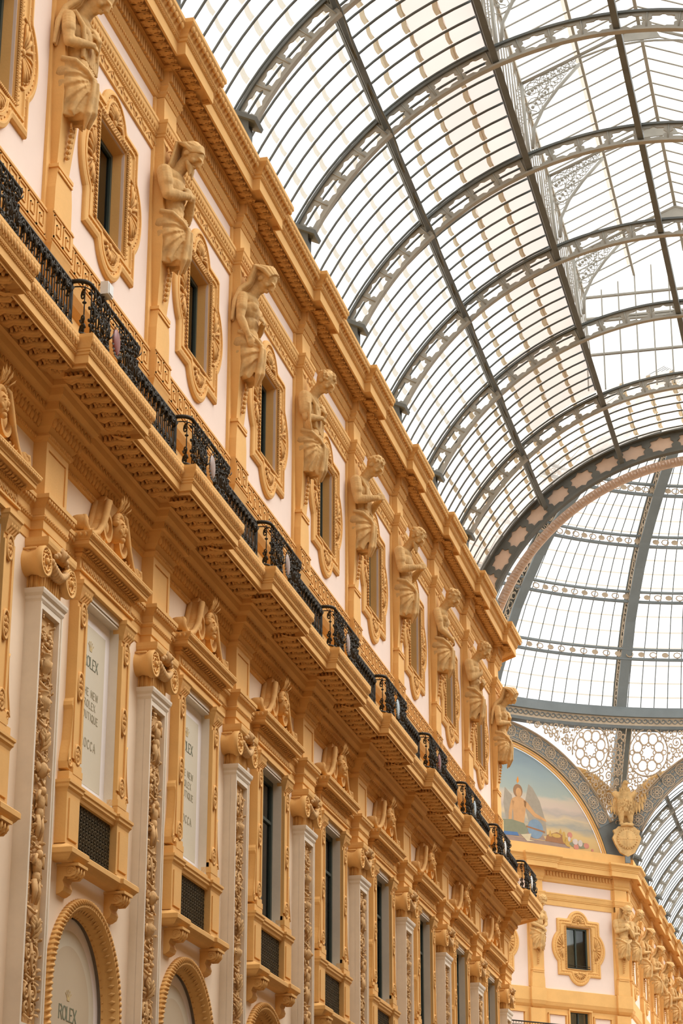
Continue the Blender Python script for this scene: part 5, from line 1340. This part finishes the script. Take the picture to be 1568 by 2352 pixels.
ad = n_.new('ShaderNodeMath'); ad.operation = 'MULTIPLY_ADD'; ad.inputs[1].default_value = .16; l_.new(no.outputs['Fac'], ad.inputs[0]); l_.new(mr.outputs[0], ad.inputs[2])
sb = n_.new('ShaderNodeMath'); sb.operation = 'SUBTRACT'; sb.inputs[1].default_value = .08; l_.new(ad.outputs[0], sb.inputs[0])
rp = n_.new('ShaderNodeValToRGB'); cr_ = rp.color_ramp
for pos, c in ((0.0, (.60, .40, .16)), (.16, (.66, .46, .20)), (.24, (.36, .34, .28)), (.30, (.62, .48, .30)), (.36, (.45, .38, .32)), (.42, (.60, .47, .37)), (.48, (.58, .48, .36)), (.54, (.38, .42, .36)), (.72, (.30, .37, .37)), (.98, (.20, .27, .32))):
    e = cr_.elements.new(pos); e.color = (*c, 1)
cr_.elements.remove(cr_.elements[0]); cr_.elements.remove(cr_.elements[-1]); l_.new(sb.outputs[0], rp.inputs[0]); l_.new(rp.outputs[0], bs.inputs['Base Color'])
t = thing('painted_lunette', 'semicircular wall painting with a winged figure, blue globe and flowers', 'painting')
z0 = 24.45; aa = math.asin((z0 - LZ) / 6.8)
b = MB(); b.prism([(6.8 * cos(aa + (pi - 2 * aa) * q / 60), LZ + 6.8 * sin(aa + (pi - 2 * aa) * q / 60)) for q in range(61)], .02, .10); wmap(b, 'canvas', pm, TD, t)
b = MB()
for R, r in ((6.86, .06), (7.0, .05)): b.tube([(R * cos(.2 + 2.74 * q / 60), .14, LZ + R * sin(.2 + 2.74 * q / 60)) for q in range(61)], r, 6)
wmap(b, 'gilded_frame', OCHRE, TD, t)
b = MB(); b.ring((0, LZ), 6.86, 7.06, .05, .13, 60, .2, pi - .2); wmap(b, 'plaster_rim', PINK, TD, t)
def pmat(n, c): return mat(n, c, var=.12, scale=3)
PSKIN = pmat('painted_skin', (.62, .34, .15)); PHAIR = pmat('painted_hair', (.33, .18, .09)); PWING = pmat('painted_wing', (.38, .32, .24)); PGREEN = pmat('painted_green_cloth', (.25, .25, .16)); PBLUE = pmat('painted_blue', (.22, .30, .38)); PBLUE2 = pmat('painted_deep_blue', (.10, .19, .36)); PSTONE = pmat('painted_stone_bench', (.34, .24, .19)); PBROWN = pmat('painted_brown', (.35, .17, .08)); PPAPER = pmat('painted_paper', (.62, .52, .34)); PROSE = pmat('painted_rose', (.60, .25, .18)); PWHITE = pmat('painted_white_flower', (.62, .52, .46)); PFLAME = pmat('painted_flame', (.80, .30, .05)); PGOLD = pmat('painted_brass', (.58, .36, .10))
import itertools
_k = itertools.count()
def paint(m, polys, name):
    d = .101 + .0012 * next(_k); b = MB()
    for P in polys: b.prism(P, d - .002, d)
    wmap(b, name, m, TD, t)
def el(cx, cz, rx, rz, n=20, a=0):
    return [(cx + rx * cos(2 * pi * q / n) * cos(a) - rz * sin(2 * pi * q / n) * sin(a), cz + rx * cos(2 * pi * q / n) * sin(a) + rz * sin(2 * pi * q / n) * cos(a)) for q in range(n)]
X = 1.65
paint(PWING, [[(X - .35, 26.7), (X - .75, 27.05), (X - .85, 26.3), (X - .7, 25.4), (X - .2, 25.2)], [(X + .35, 26.3), (X + .62, 27.35), (X + .85, 27.2), (X + 1.25, 26.6), (X + 1.55, 25.7), (X + 1.62, 25.0), (X + 1.1, 24.9), (X + .6, 25.5)]], 'painted_wings')
paint(PSTONE, [[(-2.5, 24.46), (4.6, 24.46), (4.55, 24.74), (-2.5, 24.80)], [(-1.5, 24.78), (3.2, 24.78), (3.0, 25.05), (-1.5, 25.1)]], 'painted_bench')
paint(PHAIR, [el(X, 26.95, .27, .32)], 'painted_hair')
paint(PSKIN, [el(X + .04, 26.88, .16, .22), [(X - .35, 26.55), (X - .08, 26.68), (X + .12, 26.68), (X + .48, 26.5), (X + .40, 26.0), (X + .30, 25.4), (X - .28, 25.35), (X - .30, 26.0)], [(X - .40, 26.5), (X - .22, 26.4), (X - .36, 25.9), (X - .42, 25.25), (X - .60, 25.2), (X - .55, 25.9)], [(X + .32, 26.55), (X + .55, 26.45), (X + .98, 26.0), (X + 1.55, 25.78), (X + 1.62, 25.66), (X + .9, 25.82), (X + .35, 26.25)]], 'painted_body')
paint(PGREEN, [[(X - .95, 25.5), (X - .4, 25.55), (X + .3, 25.45), (X + .6, 25.1), (X + .3, 24.9), (X - .8, 24.95), (X - 1.05, 25.1)]], 'painted_drapery')
paint(PFLAME, [[(X - .02, 27.3), (X + .08, 27.42), (X + .02, 27.66), (X - .07, 27.45)]], 'painted_flame')
paint(PBLUE, [el(X + .95, 25.25, .45, .46)], 'painted_globe'); paint(PBROWN, [[(X + .42, 25.36), (X + 1.50, 25.20), (X + 1.50, 25.12), (X + .42, 25.28)], [(X + 1.5, 24.76), (X + 2.9, 24.72), (X + 2.9, 25.0), (X + 2.2, 25.25), (X + 1.6, 25.05)]], 'painted_stand')
paint(PBLUE2, [[(X - .9, 24.95), (X - .1, 24.98), (X + .0, 24.82), (X - .85, 24.78)]], 'painted_books'); paint(PPAPER, [[(X + .1, 24.9), (X + .7, 25.0), (X + .6, 24.7), (X + .9, 24.66), (X + .45, 24.62)]], 'painted_papers')
paint(PGOLD, [el(X + 2.15, 25.08, .26, .10), el(X + 2.6, 25.05, .10, .28), el(X + 2.85, 24.85, .22, .22), [(X + 1.7, 25.0), (X + 1.8, 25.3), (X + 1.9, 25.0)], [(X + 2.3, 25.2), (X + 2.42, 25.45), (X + 2.5, 25.2)]], 'painted_instruments')
paint(PGREEN, [el(X + 3.45, 24.78, .55, .16)], 'painted_leaves'); paint(PROSE, [el(X + 2.95, 25.2, .14, .14), el(X + 3.3, 24.68, .15, .14), el(X + 3.9, 24.80, .16, .13), el(X + 4.25, 24.62, .07, .07)], 'painted_roses'); paint(PWHITE, [el(X + 3.25, 24.92, .16, .14), el(X + 3.55, 24.88, .13, .16), el(X + 2.9, 25.0, .08, .12)], 'painted_white_flowers')
# fretwork spandrels up to the ring
def spandrel(face, sgn, label):
    T = lambda s, d, z: sfc(face, s, z, d); hl = 7.6 if face == 'diag' else 7.1; st = (5.63 if face == 'diag' else 6.1) * sgn; sz = 29.25; t = thing('fretwork_spandrel', label, 'fretwork', group='pierced iron spandrels of the crossing')
    if face == 'diag': pass
    b = MB(); c = (st, sz); R = 1.0
    def ins(s, z, r): return hypot(s, z - LZ) > 7.97 + r and z + r < 30.25 and abs(s) + r < hl and s * sgn > -.1
    def ring_(s, z, r, w_=.055): b.ring((s, z), r - w_ / 2, r + w_ / 2, .0, .06, max(8, int(24 * min(1, r * 3))))
    for k in range(8):
        a = k * pi / 4 + pi / 8; q = (c[0] + .62 * cos(a), c[1] + .62 * sin(a))
        if ins(q[0], q[1], 0): ring_(q[0], q[1], .25)
        for e in (-1, 1):
            p0 = (c[0] + .26 * cos(a + e * pi / 8), c[1] + .26 * sin(a + e * pi / 8)); p1 = (c[0] + .98 * cos(a + e * .12), c[1] + .98 * sin(a + e * .12))
            b.tube([(p0[0], .03, p0[1]), (c[0] + .40 * cos(a), .03, c[1] + .40 * sin(a))], .03, 4)
        q2 = (c[0] + .86 * cos(a + pi / 8), c[1] + .86 * sin(a + pi / 8))
        if ins(q2[0], q2[1], .05): ring_(q2[0], q2[1], .11, .045)
        q3 = (c[0] + .42 * cos(a + pi / 8), c[1] + .42 * sin(a + pi / 8)); b.ell((q3[0], .03, q3[1]), (.05, .02, .05), 5, 3)
    for q in range(40):
        a = 2 * pi * q / 40; p = (c[0] + 1.04 * cos(a), c[1] + 1.04 * sin(a)); a2 = 2 * pi * (q + 1) / 40; p2 = (c[0] + 1.04 * cos(a2), c[1] + 1.04 * sin(a2))
        if ins(p[0], p[1], -.02) and ins(p2[0], p2[1], -.02): b.tube([(p[0], .03, p[1]), (p2[0], .03, p2[1])], .04, 4)
    wmap(b, 'star_rosette', FRET, T, t)
    b = MB(); r = random.Random(12 if sgn > 0 else 5); pk = []
    for tr_ in range(5200):
        s = r.uniform(0, hl) * sgn; z = r.uniform(24.6, 30.25); rad = r.choice((.26, .2, .15, .11, .08)) if tr_ < 1800 else r.choice((.09, .06, .05))
        if not ins(s, z, rad * .9): continue
        if hypot(s - c[0], z - c[1]) < 1.02 + rad: continue
        if any(hypot(s - a, z - e) < (rad + f) * .97 for a, e, f in pk): continue
        pk.append((s, z, rad)); 
        if len(pk) > 330: break
    for i, (s, z, rad) in enumerate(pk):
        if rad > .14: b.spiral((s, .03, z), rad * 1.05, 1.7, .042, 0, a0=r.uniform(0, 6), cw=r.choice((-1, 1)), n=16)
        elif rad > .07: ring_(s, z, rad * 1.05, .05)
        else: b.ell((s, .03, z), (rad * 1.2, .02, rad * 1.2), 6, 3)
    n = 26
    for q in range(n):
        z = 24.6 + (30.25 - 24.6) * q / n; z2 = 24.6 + (30.25 - 24.6) * (q + 1) / n
        b.tube([(hl * sgn, .03, z), (hl * sgn, .03, z2)], .04, 4)
    for s0 in range(1, int(hl / .42)):
        s = s0 * .42 * sgn; zl = LZ + sqrt(max(0, 7.97 ** 2 - s * s)) if abs(s) < 7.97 else 24.6
        if 30.25 - zl > .1 and hypot(s - c[0], 0) > .0:
            zz = [zl + (30.25 - zl) * q / 8 for q in range(9)]
            for a, e in zip(zz, zz[1:]):
                if hypot(s - c[0], (a + e) / 2 - c[1]) > 1.0: b.tube([(s, .03, a), (s, .03, e)], .016, 4)
    wmap(b, 'scroll_pattern', FRET, T, t); return t
spandrel('diag', 1, 'pierced cream iron spandrel between the painted lunette arch and the central post')
spandrel('diag', -1, 'pierced spandrel on the hidden half of the lunette arch')
spandrel('arm', -1, 'pierced cream iron spandrel to the right of the central post')
# post rising behind the eagle, posts at the arch crowns
def vdir(az): return (sin(radians(az)), cos(radians(az)))
def dpt(az, rho, z, tang=0.0): sx_, cy_ = vdir(az); return (sx_ * rho + cy_ * tang, Y0 + cy_ * rho - sx_ * tang, z)
t = thing('crossing_post', 'blue-grey iron post behind the eagle carrying the dome ring', 'post')
b = MB(); A = []; pr = [(19.6, 24.2), (19.6, 26.5), (19.15, 28.3), (18.4, 29.6), (17.75, 30.4), (17.5, 31.2)]
for rho, z in pr: A.append([dpt(-21.9, rho, z, -.33), dpt(-21.9, rho, z, .33), dpt(-21.9, rho + .6, z, .33), dpt(-21.9, rho + .6, z, -.33)])
for p, q in zip(A, A[1:]): b.bridge(p, q)
b.build('post_shaft', STEELB, t, raw=True)

for fc_, sg in (('diag', 1), ('arm', -1)):
    hl = 7.78 if fc_ == 'diag' else 7.25; b = MB(); P = [(7.05 * cos(radians(17 + 11 * q / 8)), LZ + 7.05 * sin(radians(17 + 11 * q / 8))) for q in range(9)] + [(7.95 * cos(radians(28)), LZ + 7.95 * sin(radians(28))), (hl, 26.5), (hl, 24.4)]
    b.prism([(u * sg, z) for u, z in P], .0, .2); wmap(b, 'post_foot', STEELD, lambda s_, d_, z_: pln(fc_, s_, d_, z_), t)

t = thing('arch_crown_post', 'short dark post with a cream bracket on the crown of the lunette arch', 'post')
b = MB(); A = [[dpt(-45, rho, z, -.15), dpt(-45, rho, z, .15), dpt(-45, rho + .3, z, .15), dpt(-45, rho + .3, z, -.15)] for rho, z in ((17.7, 29.9), (17.5, 30.7))]; b.bridge(A[0], A[1]); b.add(A[0], [(0, 1, 2, 3)]); b.build('post_shaft', STEELD, t, raw=True)
b = MB(); b.tube([dpt(-44, 17.3, 30.6, .2), dpt(-44, 17.2, 30.2, .12), dpt(-44, 17.4, 29.6, .05)], .09, 6); b.build('bracket', FRET, t, raw=True)
# ring under the dome
def lathe_ring(name, m, prof, t, n=128):
    b = MB(); b.lathe((0, Y0, 0), prof, n, 'z', radians(20), radians(149), False); return b.build(name, m, t, raw=True)
t = thing('dome_ring', 'broad grey iron ring with running scrolls at the foot of the dome', 'ring beam')
lathe_ring('ring_beam', STEELB, [(17.35, 30.82), (17.30, 30.82), (17.30, 31.18), (17.35, 31.18), (17.35, 31.30), (17.5, 31.32), (18.0, 31.32), (18.0, 30.82), (17.35, 30.82)], t)
lathe_ring('scroll_frieze', FRET, [(17.45, 30.82), (17.45, 30.40)], t); lathe_ring('lower_ring', STEELD, [(17.38, 30.40), (17.38, 30.25), (17.9, 30.25), (17.9, 30.40), (17.38, 30.40)], t)
b = MB()
for q in range(330):
    az = -58 + q * .95
    if az > 40: break
    P = []
    for k in range(13): a = pi * .9 + k * .55; rr_ = .15 * (1 - k / 17); P.append(dpt(az, 17.42, 30.66 + rr_ * sin(a), rr_ * cos(a)))
    b.tube(P, .022, 4)
b.build('running_scrolls', STEELB, t, raw=True)
# dome ribs, hoops, bars, glass
PR = [(17.5, 31.0), (16.95, 32.2), (16.1, 33.65), (15.3, 34.9), (14.4, 35.95), (13.45, 36.95), (12.4, 37.85), (11.3, 38.6), (10.1, 39.3), (8.9, 39.9), (7.6, 40.45), (5.6, 41.05), (3.0, 41.5)]
def off(pr, o):
    out = []
    for i, (r, z) in enumerate(pr):
        a = pr[max(0, i - 1)]; c = pr[min(len(pr) - 1, i + 1)]; dx, dz = c[0] - a[0], c[1] - a[1]; L = hypot(dx, dz); out.append((r + dz / L * o, z - dx / L * o))
    return out
def dome_rib(label):
    t = thing('dome_rib', label, 'roof rib', group='ribs of the glass dome'); T0, T1 = off(PR, 0), off(PR, .08); O0, O1 = off(PR, .62), off(PR, .72)
    def band(I, O, w0, w1, nm, m):
        b = MB(); A = [[(w0, i[0], i[1]), (w1, i[0], i[1]), (w1, o[0], o[1]), (w0, o[0], o[1])] for i, o in zip(I, O)]
        for p, q in zip(A, A[1:]): b.bridge(p, q)
        b.build(nm, m, t, raw=True)
    band(T0, T1, -.24, .24, 'lower_flange', STEELB); band(O0, O1, -.28, .28, 'outer_flange', STEELD)
    for s in (-1, 1):
        b = MB(); m = off(PR, .35); L = []
        for (p, q) in zip(m, m[1:]):
            n = max(1, round(hypot(q[0] - p[0], q[1] - p[1]) / .42))
            for k in range(n): L.append((p[0] + (q[0] - p[0]) * k / n, p[1] + (q[1] - p[1]) * k / n))
        for i, (r_, z) in enumerate(L):
            P = [(s * .22, r_ + .17 * cos(a), z + .17 * sin(a)) for a in [k * pi / 5 for k in range(10)]]; b.tube(P, .022, 4, True)
            b.tube([(s * .22, r_ + .24 * cos(i + k * .5) * (1 - k / 9), z + .24 * sin(i + k * .5) * (1 - k / 9)) for k in range(7)], .03, 4)
        for (a1_, b1_) in ((off(PR, .10), off(PR, .14)), (off(PR, .56), off(PR, .60))): b.tube([(s * .22, p[0], p[1]) for p in a1_], .03, 4)
        b.build('fretted_side', FRET, t, raw=True)
    return t
dr = dome_rib('broad dome rib rising from the post behind the eagle'); dr.location = (0, Y0, 0); drs = snapshot(dr); dr.rotation_euler = (0, 0, radians(22.8))
for az, lb in ((-45, 'dome rib between the cornice corner and the great arch'), (0, 'dome rib on the long axis, beyond the edge of the photo')):
    dup(dr, drs, lb, (0, Y0, 0), -radians(az))
def hoop(i, r_, z, lb):
    t = thing('dome_hoop', lb, 'roof beam', group='horizontal hoops of the dome'); n = 112; a0_, a1_ = radians(80), radians(150)
    for nm, zz, rr_, h in (('upper_chord', z + .30, r_ - .18, .09), ('lower_chord', z - .12, r_ + .05, .11)):
        b = MB(); b.lathe((0, Y0, 0), [(rr_, zz), (rr_, zz + h), (rr_ + .16, zz + h), (rr_ + .16, zz), (rr_, zz)], n, 'z', a0_, a1_, False); b.build(nm, STEELB, t, raw=True)
    b = MB()
    for q in range(34):
        az = -59 + q * 2.04; a = dpt(az, r_, z, 0)
        P = [dpt(az, r_ - .03, z + .12 + .13 * sin(k * pi / 4), .17 * cos(k * pi / 4)) for k in range(8)]; b.add(P, [tuple(range(8))]) if q % 2 else b.tube(P, .03, 4, True)
    b.build('star_pattern', FRET, t, raw=True)
for i, (r_, z, lb) in enumerate(((16.2, 33.45, 'lowest horizontal hoop of the dome'), (14.65, 35.8, 'second hoop of the dome from the ring'), (12.6, 37.85, 'third hoop of the dome from the ring'), (10.1, 39.45, 'fourth hoop of the dome, half hidden by the great arch'))): hoop(i, r_, z, lb)
gp = off(PR, .80); b = MB(); b.tube([(0, p[0], p[1]) for p in gp], .022, 4); db = b.build('dome_glazing_bar', STEELD, raw=True); tag(db, 'thin upright glazing bar of the dome', 'glazing bar', 'upright glazing bars of the dome'); firstb = True
for q in range(32):
    az = -60 + q * 2.045
    if min(abs(az - k * 22.5) for k in range(-5, 2)) < .9: continue
    if firstb: db.location = (0, Y0, 0); db.rotation_euler = (0, 0, -radians(az)); firstb = False; continue
    c = db.copy(); COL.objects.link(c); c.rotation_euler = (0, 0, -radians(az))
gd = off(PR, .86); b = MB(); b.lathe((0, Y0, 0), [(r_, z) for r_, z in gd], 96, 'z'); struct(b.build('ceiling', GLASS, raw=True, recalc=False))
b = MB(); k3 = []
for (p, q) in zip(gd, gd[1:]):
    k3.append(p); k3.append(((p[0] + q[0]) / 2, (p[1] + q[1]) / 2))
for (r_, z) in k3[1:]: b.lathe((0, Y0, 0), [(r_ - .03, z - .035), (r_ - .05, z + .035)], 120, 'z', radians(80), radians(150))
struct(b.build('ceiling', LAP, raw=True, recalc=False))
b = MB(); b.lathe((0, Y0, 0), [(2.9, 41.5), (2.9, 43.5), (0.01, 45)], 16, 'z'); struct(b.build('ceiling', GLASS, raw=True, recalc=False))
# ================================================================== the eagle on its shield
ER = radians(21.7); ed = (sin(ER), -cos(ER)); t = thing('eagle_statue', 'ochre stone eagle with raised wings perched on a shield', 'statue', (VX + ed[0] * .55, VY + ed[1] * .55, 0), ER)
b = MB()
b.ell((0, .25, 26.95), (.40, .36, .62), 16, 12); b.ell((0, .30, 27.35), (.30, .28, .36), 14, 10); caps(b, (0, .32, 27.45), .20, (0, .42, 27.80), .15, 5); b.ell((.02, .48, 27.90), (.13, .19, .14), 12, 9); caps(b, (.06, .60, 27.89), .06, (.11, .74, 27.80), .03, 4)
for s in (-1, 1):
    caps(b, (s * .20, .30, 26.65), .20, (s * .23, .36, 26.15), .13, 6); caps(b, (s * .23, .36, 26.15), .10, (s * .23, .38, 25.95), .08, 3)
    for q in (-1, 0, 1): caps(b, (s * .23 + q * .06, .40, 25.93), .055, (s * .23 + q * .09, .54, 25.86), .035, 4)
    caps(b, (s * .30, .22, 27.3), .20, (s * .72, .18, 27.62), .13, 6); caps(b, (s * .72, .18, 27.62), .13, (s * 1.35, .12, 28.25), .09, 8)
b.ell((0, .05, 26.3), (.26, .12, .42), 12, 8)
o = b.build('body', STATUE, t); voxel(o, .03, 2)
b = MB(); r = random.Random(8)
for q in range(150):
    a = r.uniform(-1.4, 1.4); z = r.uniform(26.5, 27.7); w_ = .36 if z < 27.2 else .26; x = sin(a) * w_; y = .25 + cos(a) * (w_ * .9 + .03); b.leaf((x, y, z), (x * 1.05, y + .03, z - .16), (.05, 0, 0), (0, .05, 0), 1, .2, 4)
b.build('breast_feathers', STATUE, t)
for s in (-1, 1):
    b = MB()
    for row, (nf, L0, L1, wd, dd) in enumerate(((16, 1.15, .75, .13, .10), (14, .75, .45, .12, .15), (12, .42, .30, .10, .19))):
        for q in range(nf):
            u = q / (nf - 1); bx_ = .42 + (1.95 - .42 - row * .15) * u; bz_ = 27.30 + (28.55 - 27.30 - row * .05) * u ** .9; L = L0 + (L1 - L0) * (1 - sin(pi * min(1, u * .8 + .2)))
            ang = radians(-100 + 115 * u ** 1.3) if row < 2 else radians(-80 + 60 * u)
            tx = bx_ + cos(ang) * L * .55; tz = bz_ + sin(ang) * L * (.95 if u < .75 else .75)
            b.leaf((s * bx_, dd, bz_), (s * tx, dd - .02, tz), (s * -sin(ang) * wd, 0, cos(ang) * wd), (0, .05, 0), 1, .1, 6)
            b.leaf((s * bx_, dd - .04, bz_), (s * tx, dd - .06, tz), (s * -sin(ang) * wd, 0, cos(ang) * wd), (0, -.03, 0), 1, .1, 6)
    b.tube([(s * .35, .16, 27.3), (s * .8, .16, 27.72), (s * 1.4, .14, 28.28), (s * 2.0, .10, 28.62)], [.13, .12, .09, .04], 8)
    b.build('wing', STATUE, t)
b = MB(); sh = [(0, 24.35), (.35, 24.55), (.58, 24.95), (.70, 25.25), (.60, 25.45), (.66, 25.62), (.52, 25.68), (.40, 25.80), (0, 25.86), (-.40, 25.80), (-.52, 25.68), (-.66, 25.62), (-.60, 25.45), (-.70, 25.25), (-.58, 24.95), (-.35, 24.55)]
b.prism(sh, .25, .42); b.lathe((0, 0, 25.2), [(0, .50), (.40, .50), (.44, .48), (.46, .42)], 24, 'd')
for q in range(24): a = 2 * pi * q / 24; b.ell((.46 * cos(a), .45, 25.2 + .46 * sin(a)), (.05, .04, .05), 5, 4)
b.box(-.03, .03, .50, .52, 24.82, 25.58); b.box(-.40, .40, .50, .52, 25.17, 25.23); b.tube([(-.3, .48, 25.84), (0, .52, 25.90), (.3, .48, 25.84)], .08, 8)
shd = b.build('shield', STATUE, t); b = MB(); b.box(-.12, .12, .28, .40, 24.06, 24.4); b.build('stem', STEELB, t)
